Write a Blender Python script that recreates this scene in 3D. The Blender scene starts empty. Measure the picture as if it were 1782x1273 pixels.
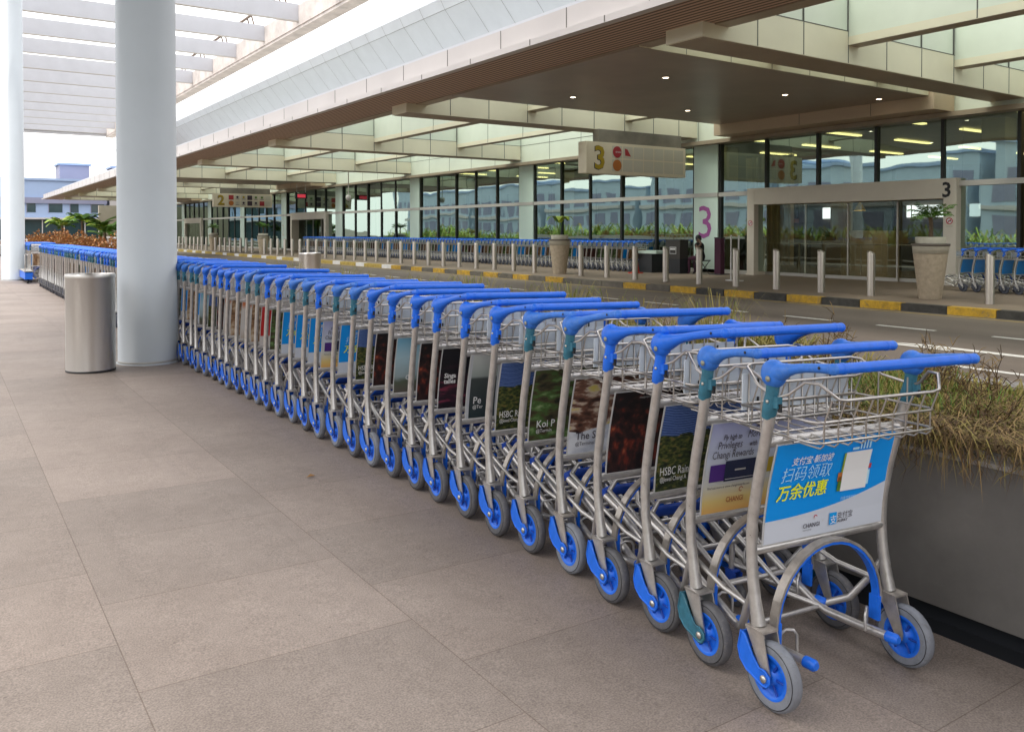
import bpy, bmesh, math, random
from mathutils import Vector, Matrix
R = math.radians
random.seed(7)
C = bpy.context.scene.collection
SC = bpy.context.scene

# ---------------------------------------------------------------- camera
cam_d = bpy.data.cameras.new('camera')
cam = bpy.data.objects.new('camera', cam_d); C.objects.link(cam)
cam.location = (0, 0, 1.42)
cam.rotation_euler = (R(90 - 1.0), 0, R(-34.4))
cam_d.sensor_width = 36
cam_d.lens = 36 * 1455 / 1782
cam_d.shift_y = -0.1168
cam_d.clip_start = 0.05
cam_d.clip_end = 3000
SC.camera = cam

# ---------------------------------------------------------------- world
SUN_EL, SUN_AZ = R(62), R(-75)          # azimuth measured from +Y towards +X
world = bpy.data.worlds.new('World'); SC.world = world
world.use_nodes = True
wn, wl = world.node_tree.nodes, world.node_tree.links
wn.clear()
wo = wn.new('ShaderNodeOutputWorld'); bg = wn.new('ShaderNodeBackground')
sky = wn.new('ShaderNodeTexSky'); sky.sky_type = 'NISHITA'; sky.sun_disc = False
sky.sun_elevation = SUN_EL; sky.sun_rotation = SUN_AZ
sky.air_density = 1.2; sky.dust_density = 3.0; sky.ozone_density = 1.5
mx = wn.new('ShaderNodeMix'); mx.data_type = 'RGBA'; mx.inputs[0].default_value = 0.72
mx.inputs[7].default_value = (10.6, 10.3, 10.0, 1)     # thin bright cloud layer over the blue
wl.new(sky.outputs[0], mx.inputs[6]); wl.new(mx.outputs[2], bg.inputs[0])
bg.inputs[1].default_value = 0.15
wl.new(bg.outputs[0], wo.inputs[0])

sun_d = bpy.data.lights.new('sun', 'SUN'); sun_d.energy = 1.2; sun_d.angle = R(14)
sun_d.color = (1.0, 0.96, 0.9)
sun = bpy.data.objects.new('sun', sun_d); C.objects.link(sun)
sd = Vector((math.sin(SUN_AZ) * math.cos(SUN_EL), math.cos(SUN_AZ) * math.cos(SUN_EL), math.sin(SUN_EL)))
sun.rotation_euler = sd.to_track_quat('Z', 'Y').to_euler()

vs = SC.view_settings
vs.view_transform = 'Standard'; vs.look = 'None'; vs.gamma = 1; vs.exposure = 0.78
SC.cycles.max_bounces = 7; SC.cycles.diffuse_bounces = 4; SC.cycles.glossy_bounces = 3
SC.cycles.transmission_bounces = 4; SC.cycles.transparent_max_bounces = 8
SC.cycles.caustics_reflective = False; SC.cycles.caustics_refractive = False
SC.cycles.sample_clamp_indirect = 6
SC.cycles.use_denoising = True

# ---------------------------------------------------------------- materials
M = {}
def nt(m): return m.node_tree.nodes, m.node_tree.links
def mat(name, col, rough=0.5, metal=0.0, var=0.0, scale=8.0, bump=0.0, bscale=None, spec=0.5, rvar=0.0, stretch=None):
    m = bpy.data.materials.new(name); m.use_nodes = True
    n, l = nt(m); b = n['Principled BSDF']
    b.inputs['Base Color'].default_value = (*col, 1)
    b.inputs['Roughness'].default_value = rough; b.inputs['Metallic'].default_value = metal
    b.inputs['Specular IOR Level'].default_value = spec
    tc = n.new('ShaderNodeTexCoord'); src = tc.outputs['Object']
    if stretch:
        mp = n.new('ShaderNodeMapping'); mp.inputs['Scale'].default_value = stretch
        l.new(src, mp.inputs[0]); src = mp.outputs[0]
    if var or rvar:
        t = n.new('ShaderNodeTexNoise'); t.inputs['Scale'].default_value = scale; t.inputs['Detail'].default_value = 6
        t.inputs['Roughness'].default_value = 0.65
        l.new(src, t.inputs['Vector'])
        if var:
            r = n.new('ShaderNodeMapRange'); r.inputs[1].default_value = 0.3; r.inputs[2].default_value = 0.7
            r.inputs[3].default_value = 1 - var; r.inputs[4].default_value = 1 + var
            l.new(t.outputs[0], r.inputs[0])
            x = n.new('ShaderNodeVectorMath'); x.operation = 'SCALE'; x.inputs[0].default_value = col
            l.new(r.outputs[0], x.inputs['Scale']); l.new(x.outputs[0], b.inputs['Base Color'])
        if rvar:
            r2 = n.new('ShaderNodeMapRange'); r2.inputs[1].default_value = 0.3; r2.inputs[2].default_value = 0.7
            r2.inputs[3].default_value = rough - rvar; r2.inputs[4].default_value = rough + rvar
            l.new(t.outputs[0], r2.inputs[0]); l.new(r2.outputs[0], b.inputs['Roughness'])
    if bump:
        t2 = n.new('ShaderNodeTexNoise'); t2.inputs['Scale'].default_value = bscale or scale * 4; t2.inputs['Detail'].default_value = 4
        l.new(src, t2.inputs['Vector'])
        bp = n.new('ShaderNodeBump'); bp.inputs['Strength'].default_value = bump; bp.inputs['Distance'].default_value = 0.01
        l.new(t2.outputs[0], bp.inputs['Height']); l.new(bp.outputs[0], b.inputs['Normal'])
    M[name] = m
    return m
def emis(name, col, s):
    m = bpy.data.materials.new(name); m.use_nodes = True
    n, l = nt(m); b = n['Principled BSDF']
    b.inputs['Base Color'].default_value = (*col, 1)
    b.inputs['Emission Color'].default_value = (*col, 1); b.inputs['Emission Strength'].default_value = s
    M[name] = m; return m

mat('tube', (0.56, 0.54, 0.52), 0.36, 0.75, 0.14, 30, 0.03, 200, rvar=0.1)
mat('tube_old', (0.46, 0.42, 0.38), 0.45, 0.6, 0.25, 22, 0.06, 160, rvar=0.1)
mat('wire', (0.56, 0.53, 0.50), 0.28, 0.9, 0.08, 40)
mat('blue', (0.010, 0.155, 0.80), 0.42, 0, 0.10, 26, 0.02, 120)
mat('blue_faded', (0.035, 0.19, 0.70), 0.5, 0, 0.18, 26, 0.03, 120)
mat('teal', (0.03, 0.155, 0.225), 0.5, 0, 0.25, 24)
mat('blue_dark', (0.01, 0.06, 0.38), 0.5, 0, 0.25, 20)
mat('tyre', (0.115, 0.115, 0.125), 0.6, 0, 0.22, 22, 0.05, 90)
mat('low_shade', (0.07, 0.075, 0.10), 0.6, 0, 0.25, 20)  # dark tone that paints shade onto the far trolleys' lower parts
mat('tyre_worn', (0.22, 0.235, 0.27), 0.55, 0, 0.2, 16, 0.05, 90)
mat('bolt', (0.6, 0.57, 0.52), 0.35, 0.8)
mat('disc', (0.35, 0.35, 0.28), 0.5, 0.3)
mat('board_white', (0.62, 0.68, 0.74), 0.42, 0, 0.06, 9)
mat('sign_back', (0.6, 0.6, 0.6), 0.5)
mat('black', (0.015, 0.015, 0.017), 0.5)
mat('text_white', (0.85, 0.85, 0.85), 0.5)
mat('text_dark', (0.06, 0.05, 0.07), 0.5)
mat('text_yellow', (0.85, 0.9, 0.02), 0.5)
mat('text_cyan', (0.5, 0.8, 0.95), 0.5)
mat('logo_blue', (0.0, 0.33, 0.8), 0.5)
mat('logo_red', (0.55, 0.05, 0.08), 0.5)
mat('logo_brown', (0.42, 0.12, 0.05), 0.5)
mat('violet', (0.07, 0.02, 0.20), 0.5)
mat('navy', (0.012, 0.018, 0.055), 0.5)
mat('purple', (0.42, 0.10, 0.36), 0.5)
mat('gold', (0.42, 0.30, 0.02), 0.5)
mat('leaf_green', (0.09, 0.2, 0.02), 0.55, 0, 0.35, 6)
mat('leaf_dark', (0.03, 0.09, 0.02), 0.5, 0, 0.35, 6)
mat('leaf_lime', (0.30, 0.42, 0.03), 0.5, 0, 0.2, 6)
mat('grass_green', (0.19, 0.23, 0.035), 0.7, 0, 0.3, 3)
mat('grass_yellow', (0.33, 0.27, 0.075), 0.75, 0, 0.3, 3)
mat('straw', (0.30, 0.20, 0.08), 0.8, 0, 0.35, 5)
mat('straw_dark', (0.10, 0.06, 0.028), 0.85, 0, 0.4, 5)
mat('orange_leaf', (0.36, 0.16, 0.06), 0.7, 0, 0.35, 4)
mat('orange_pale', (0.55, 0.28, 0.10), 0.7, 0, 0.3, 4)
mat('bark', (0.13, 0.09, 0.055), 0.85, 0, 0.3, 14, 0.4)
mat('soil', (0.12, 0.075, 0.04), 0.95, 0, 0.4, 6, 0.8, 40)
mat('planter_wall', (0.145, 0.136, 0.125), 0.5, 0, 0.22, 2.2, 0.05, 60, rvar=0.12)
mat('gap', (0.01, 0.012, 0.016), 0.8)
mat('coping', (0.30, 0.28, 0.26), 0.7, 0, 0.15, 6, 0.2)
mat('white_coping', (0.7, 0.68, 0.66), 0.6, 0, 0.1, 3)
mat('kerb_grey', (0.13, 0.115, 0.095), 0.85, 0, 0.25, 5, 0.3)
mat('kerb_black', (0.05, 0.047, 0.042), 0.8, 0, 0.4, 7, 0.3)
mat('kerb_yellow', (0.52, 0.31, 0.025), 0.7, 0, 0.28, 9, 0.3)
mat('yellow_line', (0.42, 0.30, 0.07), 0.8, 0, 0.3, 8)
mat('road_paint', (0.66, 0.64, 0.6), 0.75, 0, 0.15, 14)
mat('ground', (0.15, 0.13, 0.1), 0.9, 0, 0.2, 0.4)
mat('pavement_far', (0.21, 0.16, 0.12), 0.7, 0, 0.15, 1.2, 0.1, rvar=0.1)
mat('column_paint', (0.50, 0.545, 0.58), 0.45, 0, 0.03, 1.4, 0.015, 20)
mat('louvre_paint', (0.55, 0.56, 0.60), 0.5, 0, 0.05, 1.2)
mat('rusty_white', (0.72, 0.66, 0.62), 0.6, 0, 0.22, 1.8)
mat('pipe', (0.25, 0.19, 0.15), 0.6, 0.3, 0.2, 8)
mat('panel_white', (0.56, 0.53, 0.52), 0.4, 0, 0.03, 0.8)
mat('roof_panel', (0.58, 0.60, 0.64), 0.4, 0.0, 0.05, 0.6)
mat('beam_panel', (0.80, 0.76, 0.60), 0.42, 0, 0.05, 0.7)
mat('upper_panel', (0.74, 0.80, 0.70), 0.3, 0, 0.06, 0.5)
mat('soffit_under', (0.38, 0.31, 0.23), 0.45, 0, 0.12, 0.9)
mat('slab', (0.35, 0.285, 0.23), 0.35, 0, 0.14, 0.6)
mat('seam', (0.12, 0.12, 0.11), 0.7)
mat('bulkhead', (0.62, 0.49, 0.36), 0.5, 0, 0.05, 0.7)
mat('header', (0.72, 0.66, 0.56), 0.4, 0, 0.05, 1)
mat('mullion', (0.03, 0.032, 0.03), 0.4, 0.3)
mat('rail', (0.52, 0.50, 0.46), 0.4, 0.2)
mat('pilaster', (0.60, 0.74, 0.66), 0.3, 0, 0.04, 0.6)
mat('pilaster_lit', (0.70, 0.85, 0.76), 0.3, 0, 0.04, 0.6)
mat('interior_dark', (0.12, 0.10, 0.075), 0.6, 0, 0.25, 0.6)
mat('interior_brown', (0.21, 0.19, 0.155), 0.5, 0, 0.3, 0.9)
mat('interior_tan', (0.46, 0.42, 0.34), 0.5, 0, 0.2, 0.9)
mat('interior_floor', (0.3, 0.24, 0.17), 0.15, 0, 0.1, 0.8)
mat('sign_face', (0.78, 0.70, 0.54), 0.45, 0, 0.04, 2)
mat('sign_cell', (0.62, 0.59, 0.49), 0.35)
mat('sign_red', (0.42, 0.04, 0.05), 0.5)
mat('sign_orange', (0.5, 0.17, 0.04), 0.5)
mat('sign_dark', (0.05, 0.03, 0.05), 0.5)
mat('steel', (0.74, 0.72, 0.69), 0.42, 1.0)
mat('steel_bollard', (0.55, 0.50, 0.45), 0.36, 0.95)
mat('pot', (0.46, 0.38, 0.28), 0.85, 0, 0.16, 12, 0.4, 60)
mat('pot_band', (0.52, 0.49, 0.40), 0.7, 0, 0.1, 8)
mat('pot_rim', (0.14, 0.12, 0.10), 0.7)
mat('skin', (0.13, 0.07, 0.045), 0.6)
mat('cloth_black', (0.012, 0.012, 0.014), 0.85)
mat('cloth_maroon', (0.07, 0.02, 0.045), 0.85)
mat('kiosk', (0.05, 0.046, 0.042), 0.55)
mat('kiosk_dark', (0.025, 0.028, 0.033), 0.5)
mat('cone', (0.55, 0.05, 0.03), 0.5)
mat('blue_wall', (0.46, 0.56, 0.66), 0.6, 0, 0.06, 0.3)
mat('blue_wall_light', (0.34, 0.45, 0.66), 0.6, 0, 0.06, 0.3)
mat('slate_wall', (0.26, 0.27, 0.38), 0.6, 0, 0.05, 0.3)
mat('dark_glass', (0.03, 0.06, 0.07), 0.1, 0, 0.2, 0.4)
mat('beige_wall', (0.42, 0.37, 0.30), 0.7, 0, 0.08, 0.6)
mat('beige_dark', (0.2, 0.18, 0.15), 0.7)
mat('hill_green', (0.07, 0.11, 0.05), 0.9, 0, 0.4, 0.15)
mat('dry_leaf', (0.35, 0.2, 0.08), 0.8)
emis('lamp_yellow', (1.0, 0.80, 0.34), 2.6)
emis('lamp_warm', (1.0, 0.82, 0.6), 9.0)
emis('day_window', (0.85, 0.92, 1.0), 1.1)
emis('sign_glow', (0.7, 0.05, 0.08), 0.3)

for nm_ in ('steel', 'steel_bollard'):
    n_, l_ = nt(M[nm_]); b_ = n_['Principled BSDF']; tg = n_.new('ShaderNodeTangent'); tg.direction_type = 'RADIAL'; tg.axis = 'Z'
    b_.inputs['Anisotropic'].default_value = 0.95; b_.inputs['Anisotropic Rotation'].default_value = 0.25
    l_.new(tg.outputs[0], b_.inputs['Tangent'])
def scuffs(nm, col2, lo, hi, sc=34):
    n_, l_ = nt(M[nm]); b_ = n_['Principled BSDF']; src = b_.inputs['Base Color'].links[0].from_socket
    tc_ = n_.new('ShaderNodeTexCoord'); t_ = n_.new('ShaderNodeTexNoise'); t_.inputs['Scale'].default_value = sc; t_.inputs['Detail'].default_value = 9; t_.inputs['Roughness'].default_value = 0.8; t_.inputs['Distortion'].default_value = 0.6
    l_.new(tc_.outputs['Object'], t_.inputs['Vector'])
    r_m = n_.new('ShaderNodeMapRange'); r_m.inputs[1].default_value = lo; r_m.inputs[2].default_value = hi; r_m.inputs[3].default_value = 0; r_m.inputs[4].default_value = 0.75; l_.new(t_.outputs[0], r_m.inputs[0])
    x_ = n_.new('ShaderNodeMix'); x_.data_type = 'RGBA'; l_.new(r_m.outputs[0], x_.inputs[0]); l_.new(src, x_.inputs[6]); x_.inputs[7].default_value = (*col2, 1); l_.new(x_.outputs[2], b_.inputs['Base Color'])
scuffs('blue', (0.12, 0.26, 0.62), .60, .70); scuffs('blue_faded', (0.16, 0.30, 0.60), .56, .68); scuffs('teal', (0.10, 0.22, 0.26), .56, .68)
scuffs('tube', (0.22, 0.17, 0.13), .62, .72, 26); scuffs('tyre', (0.24, 0.22, 0.2), .55, .66, 40); scuffs('tyre_worn', (0.13, 0.12, 0.12), .55, .66, 30)
scuffs('kerb_yellow', (0.16, 0.13, 0.09), .52, .62, 6); scuffs('planter_wall', (0.22, 0.20, 0.17), .60, .72, 3.5)
def paving():
    m = bpy.data.materials.new('paving'); m.use_nodes = True; n, l = nt(m); b = n['Principled BSDF']
    tc = n.new('ShaderNodeTexCoord'); mp = n.new('ShaderNodeMapping')
    l.new(tc.outputs['Object'], mp.inputs[0])
    # rows run along Y: swap axes so brick rows stack along X
    sx = n.new('ShaderNodeSeparateXYZ'); cx = n.new('ShaderNodeCombineXYZ')
    l.new(mp.outputs[0], sx.inputs[0])
    a1 = n.new('ShaderNodeMath'); a1.operation = 'ADD'; a1.inputs[1].default_value = 100 * 0.71 + 0.155 + 0.355
    a2 = n.new('ShaderNodeMath'); a2.operation = 'ADD'; a2.inputs[1].default_value = 100 * 0.92 - 0.48
    l.new(sx.outputs[1], a1.inputs[0]); l.new(sx.outputs[0], a2.inputs[0])
    l.new(a1.outputs[0], cx.inputs[0]); l.new(a2.outputs[0], cx.inputs[1])
    br = n.new('ShaderNodeTexBrick'); br.offset = 0.5; br.offset_frequency = 2
    br.inputs['Scale'].default_value = 1.0; br.inputs['Brick Width'].default_value = 0.71
    br.inputs['Row Height'].default_value = 0.92; br.inputs['Mortar Size'].default_value = 0.0022
    br.inputs['Mortar Smooth'].default_value = 0.3
    br.inputs['Color1'].default_value = (0.90, 0.905, 0.90, 1); br.inputs['Color2'].default_value = (1.08, 1.07, 1.06, 1)
    br.inputs['Mortar'].default_value = (0.60, 0.56, 0.52, 1)
    l.new(cx.outputs[0], br.inputs['Vector'])
    n1 = n.new('ShaderNodeTexNoise'); n1.inputs['Scale'].default_value = 1.1; n1.inputs['Detail'].default_value = 8; n1.inputs['Roughness'].default_value = 0.6
    n2 = n.new('ShaderNodeTexNoise'); n2.inputs['Scale'].default_value = 170; n2.inputs['Detail'].default_value = 3
    n3 = n.new('ShaderNodeTexNoise'); n3.inputs['Scale'].default_value = 14; n3.inputs['Detail'].default_value = 8; n3.inputs['Roughness'].default_value = 0.75
    for t in (n1, n2, n3): l.new(tc.outputs['Object'], t.inputs['Vector'])
    r1 = n.new('ShaderNodeValToRGB'); r1.color_ramp.elements[0].position = 0.3; r1.color_ramp.elements[1].position = 0.72
    r1.color_ramp.elements[0].color = (0.245, 0.200, 0.172, 1); r1.color_ramp.elements[1].color = (0.325, 0.272, 0.238, 1)
    l.new(n1.outputs[0], r1.inputs[0])
    r2 = n.new('ShaderNodeMapRange'); r2.inputs[1].default_value = 0.3; r2.inputs[2].default_value = 0.7; r2.inputs[3].default_value = 0.70; r2.inputs[4].default_value = 1.3
    l.new(n2.outputs[0], r2.inputs[0])
    r3 = n.new('ShaderNodeMapRange'); r3.inputs[1].default_value = 0.25; r3.inputs[2].default_value = 0.75; r3.inputs[3].default_value = 0.87; r3.inputs[4].default_value = 1.12
    l.new(n3.outputs[0], r3.inputs[0])
    # small dark pits
    vo = n.new('ShaderNodeTexVoronoi'); vo.inputs['Scale'].default_value = 9; l.new(tc.outputs['Object'], vo.inputs['Vector'])
    pit = n.new('ShaderNodeMapRange'); pit.inputs[1].default_value = 0.03; pit.inputs[2].default_value = 0.06; pit.inputs[3].default_value = 0.62; pit.inputs[4].default_value = 1
    l.new(vo.outputs['Distance'], pit.inputs[0])
    mu = []
    a = r1.outputs[0]
    n4 = n.new('ShaderNodeTexNoise'); n4.inputs['Scale'].default_value = 2.3; n4.inputs['Detail'].default_value = 9; n4.inputs['Roughness'].default_value = 0.7; n4.inputs['Distortion'].default_value = 1.2
    l.new(tc.outputs['Object'], n4.inputs['Vector'])
    r4 = n.new('ShaderNodeMapRange'); r4.inputs[1].default_value = 0.52; r4.inputs[2].default_value = 0.68; r4.inputs[3].default_value = 1.0; r4.inputs[4].default_value = 0.92
    l.new(n4.outputs[0], r4.inputs[0])
    # scuff streaks left by wheels along the row
    mp5 = n.new('ShaderNodeMapping'); mp5.inputs['Scale'].default_value = (9, .55, 1); l.new(tc.outputs['Object'], mp5.inputs[0])
    n5 = n.new('ShaderNodeTexNoise'); n5.inputs['Scale'].default_value = 1.5; n5.inputs['Detail'].default_value = 6; l.new(mp5.outputs[0], n5.inputs['Vector'])
    r5 = n.new('ShaderNodeMapRange'); r5.inputs[1].default_value = 0.60; r5.inputs[2].default_value = 0.72; r5.inputs[3].default_value = 1.0; r5.inputs[4].default_value = 0.93
    l.new(n5.outputs[0], r5.inputs[0])
    for o in (r2.outputs[0], r3.outputs[0], pit.outputs[0], r4.outputs[0], r5.outputs[0]):
        v = n.new('ShaderNodeVectorMath'); v.operation = 'SCALE'; l.new(a, v.inputs[0]); l.new(o, v.inputs['Scale']); a = v.outputs[0]
    v = n.new('ShaderNodeVectorMath'); v.operation = 'MULTIPLY'; l.new(a, v.inputs[0]); l.new(br.outputs[0], v.inputs[1])
    l.new(v.outputs[0], b.inputs['Base Color'])
    b.inputs['Roughness'].default_value = 0.62
    bp = n.new('ShaderNodeBump'); bp.inputs['Strength'].default_value = 0.25; bp.inputs['Distance'].default_value = 0.004
    ad = n.new('ShaderNodeMath'); ad.operation = 'MULTIPLY_ADD'; ad.inputs[1].default_value = -1.5
    l.new(br.outputs['Fac'], ad.inputs[0]); l.new(n2.outputs[0], ad.inputs[2]); l.new(ad.outputs[0], bp.inputs['Height'])
    l.new(bp.outputs[0], b.inputs['Normal'])
    M['paving'] = m
paving()

def asphalt():
    m = bpy.data.materials.new('asphalt'); m.use_nodes = True; n, l = nt(m); b = n['Principled BSDF']
    tc = n.new('ShaderNodeTexCoord')
    mp = n.new('ShaderNodeMapping'); mp.inputs['Scale'].default_value = (1, 0.12, 1); l.new(tc.outputs['Object'], mp.inputs[0])
    n1 = n.new('ShaderNodeTexNoise'); n1.inputs['Scale'].default_value = 0.9; n1.inputs['Detail'].default_value = 7; l.new(mp.outputs[0], n1.inputs['Vector'])
    n2 = n.new('ShaderNodeTexNoise'); n2.inputs['Scale'].default_value = 90; l.new(tc.outputs['Object'], n2.inputs['Vector'])
    r1 = n.new('ShaderNodeValToRGB'); r1.color_ramp.elements[0].position = 0.3; r1.color_ramp.elements[1].position = 0.7
    r1.color_ramp.elements[0].color = (0.115, 0.092, 0.075, 1); r1.color_ramp.elements[1].color = (0.18, 0.145, 0.118, 1)
    l.new(n1.outputs[0], r1.inputs[0])
    r2 = n.new('ShaderNodeMapRange'); r2.inputs[3].default_value = 0.75; r2.inputs[4].default_value = 1.25; l.new(n2.outputs[0], r2.inputs[0])
    v = n.new('ShaderNodeVectorMath'); v.operation = 'SCALE'; l.new(r1.outputs[0], v.inputs[0]); l.new(r2.outputs[0], v.inputs['Scale'])
    l.new(v.outputs[0], b.inputs['Base Color']); b.inputs['Roughness'].default_value = 0.8
    bp = n.new('ShaderNodeBump'); bp.inputs['Strength'].default_value = 0.3; bp.inputs['Distance'].default_value = 0.004
    l.new(n2.outputs[0], bp.inputs['Height']); l.new(bp.outputs[0], b.inputs['Normal'])
    M['asphalt'] = m
asphalt()

def slats_mat():
    m = bpy.data.materials.new('slats'); m.use_nodes = True; n, l = nt(m); b = n['Principled BSDF']
    tc = n.new('ShaderNodeTexCoord'); sx = n.new('ShaderNodeSeparateXYZ'); l.new(tc.outputs['Object'], sx.inputs[0])
    mo = n.new('ShaderNodeMath'); mo.operation = 'MULTIPLY'; mo.inputs[1].default_value = 8.0; l.new(sx.outputs[0], mo.inputs[0])
    fr = n.new('ShaderNodeMath'); fr.operation = 'FRACT'; l.new(mo.outputs[0], fr.inputs[0])
    r = n.new('ShaderNodeValToRGB'); r.color_ramp.interpolation = 'CONSTANT'
    r.color_ramp.elements[0].color = (0.11, 0.07, 0.052, 1); r.color_ramp.elements[1].position = 0.42; r.color_ramp.elements[1].color = (0.58, 0.40, 0.30, 1)
    l.new(fr.outputs[0], r.inputs[0]); l.new(r.outputs[0], b.inputs['Base Color'])
    b.inputs['Roughness'].default_value = 0.55
    M['slats'] = m
slats_mat()

def glass_mat(name, tint, refl, wav, scale, rmin):
    m = bpy.data.materials.new(name); m.use_nodes = True; n, l = nt(m); n.remove(n['Principled BSDF'])
    out = n['Material Output']
    tr = n.new('ShaderNodeBsdfTransparent'); tr.inputs[0].default_value = (*tint, 1)
    gl = n.new('ShaderNodeBsdfGlossy'); gl.inputs['Roughness'].default_value = 0.015; gl.inputs[0].default_value = (0.72, 0.92, 0.84, 1)
    ly = n.new('ShaderNodeLayerWeight'); ly.inputs[0].default_value = refl
    mr = n.new('ShaderNodeMapRange'); mr.inputs[3].default_value = rmin; mr.inputs[4].default_value = 1.0
    l.new(ly.outputs['Fresnel'], mr.inputs[0])
    tc = n.new('ShaderNodeTexCoord'); oi = n.new('ShaderNodeObjectInfo')
    ad = n.new('ShaderNodeVectorMath'); ad.operation = 'ADD'
    l.new(tc.outputs['Object'], ad.inputs[0]); l.new(oi.outputs['Location'], ad.inputs[1])
    no = n.new('ShaderNodeTexNoise'); no.inputs['Scale'].default_value = scale; no.inputs['Detail'].default_value = 1
    l.new(ad.outputs[0], no.inputs['Vector'])
    bp = n.new('ShaderNodeBump'); bp.inputs['Strength'].default_value = wav; bp.inputs['Distance'].default_value = 0.05
    l.new(no.outputs[0], bp.inputs['Height']); l.new(bp.outputs[0], gl.inputs['Normal'])
    mxs = n.new('ShaderNodeMixShader'); l.new(mr.outputs[0], mxs.inputs[0]); l.new(tr.outputs[0], mxs.inputs[1]); l.new(gl.outputs[0], mxs.inputs[2])
    l.new(mxs.outputs[0], out.inputs[0])
    M[name] = m
glass_mat('glass', (0.42, 0.52, 0.44), 0.55, 0.07, 0.8, 0.30)
glass_mat('glass_door', (0.80, 0.82, 0.72), 0.16, 0.08, 0.7, 0.10)

def frosted():
    m = bpy.data.materials.new('skylight'); m.use_nodes = True; n, l = nt(m); n.remove(n['Principled BSDF'])
    t = n.new('ShaderNodeBsdfTransparent'); t.inputs[0].default_value = (0.92, 0.95, 0.92, 1)
    d = n.new('ShaderNodeBsdfDiffuse'); d.inputs[0].default_value = (0.8, 0.82, 0.78, 1)
    x = n.new('ShaderNodeMixShader'); x.inputs[0].default_value = 0.12
    l.new(t.outputs[0], x.inputs[1]); l.new(d.outputs[0], x.inputs[2]); l.new(x.outputs[0], n['Material Output'].inputs[0])
    M['skylight'] = m
frosted()

# picture materials for the advertising panels: generated x (0..1) across, z (0..1) up
def pic(name, fn):
    m = bpy.data.materials.new(name); m.use_nodes = True; n, l = nt(m); b = n['Principled BSDF']
    b.inputs['Roughness'].default_value = 0.4
    tc = n.new('ShaderNodeTexCoord'); sx = n.new('ShaderNodeSeparateXYZ'); l.new(tc.outputs['Generated'], sx.inputs[0])
    l.new(fn(n, l, tc.outputs['Generated'], sx.outputs[0], sx.outputs[2]), b.inputs['Base Color'])
    M[name] = m
def ramp(n, l, src, stops, const=False):
    r = n.new('ShaderNodeValToRGB'); cr = r.color_ramp
    if const: cr.interpolation = 'CONSTANT'
    while len(cr.elements) < len(stops): cr.elements.new(0.5)
    for e, (p, c) in zip(cr.elements, stops): e.position = p; e.color = (*c, 1)
    if src is not None: l.new(src, r.inputs[0])
    return r.outputs[0]
def mth(n, l, op, a, b=None, c=None):
    t = n.new('ShaderNodeMath'); t.operation = op
    for i, v in enumerate((a, b, c)):
        if v is None: continue
        if isinstance(v, (int, float)): t.inputs[i].default_value = v
        else: l.new(v, t.inputs[i])
    return t.outputs[0]
def noise(n, l, vec, s, d=6, st=(1, 1, 1), off=(0, 0, 0)):
    mp = n.new('ShaderNodeMapping'); mp.inputs['Scale'].default_value = st; mp.inputs['Location'].default_value = off; l.new(vec, mp.inputs[0])
    t = n.new('ShaderNodeTexNoise'); t.inputs['Scale'].default_value = s; t.inputs['Detail'].default_value = d; l.new(mp.outputs[0], t.inputs['Vector'])
    return t.outputs[0]
def mixc(n, l, f, a, b):
    x = n.new('ShaderNodeMix'); x.data_type = 'RGBA'
    for i, v in ((0, f), (6, a), (7, b)):
        if isinstance(v, tuple): x.inputs[i].default_value = (*v, 1)
        elif isinstance(v, (int, float)): x.inputs[i].default_value = v
        else: l.new(v, x.inputs[i])
    return x.outputs[2]
def p_alipay(n, l, g, x, z):
    cur = mth(n, l, 'MULTIPLY_ADD', mth(n, l, 'POWER', x, 2.2), 0.22, 0.225)
    f = mth(n, l, 'GREATER_THAN', z, cur)
    return mixc(n, l, f, (0.62, 0.66, 0.74), (0.0, 0.30, 0.86))
def p_rewards(n, l, g, x, z):
    return ramp(n, l, mth(n, l, 'MULTIPLY_ADD', x, -0.05, z), [(0.0, (0.75, 0.42, 0.12)), (0.12, (0.72, 0.55, 0.2)), (0.3, (0.62, 0.62, 0.55)), (0.6, (0.55, 0.60, 0.72)), (1.0, (0.36, 0.38, 0.62))])
def p_forest(n, l, g, x, z):       # indoor waterfall garden: blue dome above, dark trees below
    tree = ramp(n, l, noise(n, l, g, 22, 10), [(0.35, (0.008, 0.01, 0.006)), (0.5, (0.03, 0.05, 0.01)), (0.62, (0.13, 0.13, 0.03)), (0.75, (0.22, 0.1, 0.04))])
    v = n.new('ShaderNodeTexWave'); v.inputs['Scale'].default_value = 16; v.inputs['Distortion'].default_value = 2.5; v.inputs['Detail'].default_value = 3; v.wave_type = 'RINGS'; v.rings_direction = 'Y'; l.new(g, v.inputs['Vector'])
    dome = ramp(n, l, v.outputs[1], [(0.0, (0.01, 0.03, 0.13)), (0.6, (0.03, 0.09, 0.32)), (1.0, (0.20, 0.30, 0.6))])
    edge = mth(n, l, 'GREATER_THAN', mth(n, l, 'MULTIPLY_ADD', noise(n, l, g, 9), 0.3, z), 0.80)
    return mixc(n, l, edge, tree, dome)
def p_red(n, l, g, x, z):
    f = noise(n, l, g, 7, 8, (2.2, 1, 0.5))
    return ramp(n, l, mth(n, l, 'MULTIPLY_ADD', mth(n, l, 'ABSOLUTE', mth(n, l, 'SUBTRACT', z, 0.35)), -0.35, f), [(0.30, (0.006, 0.003, 0.004)), (0.45, (0.035, 0.012, 0.01)), (0.56, (0.16, 0.025, 0.015)), (0.68, (0.42, 0.12, 0.05))])
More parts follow.
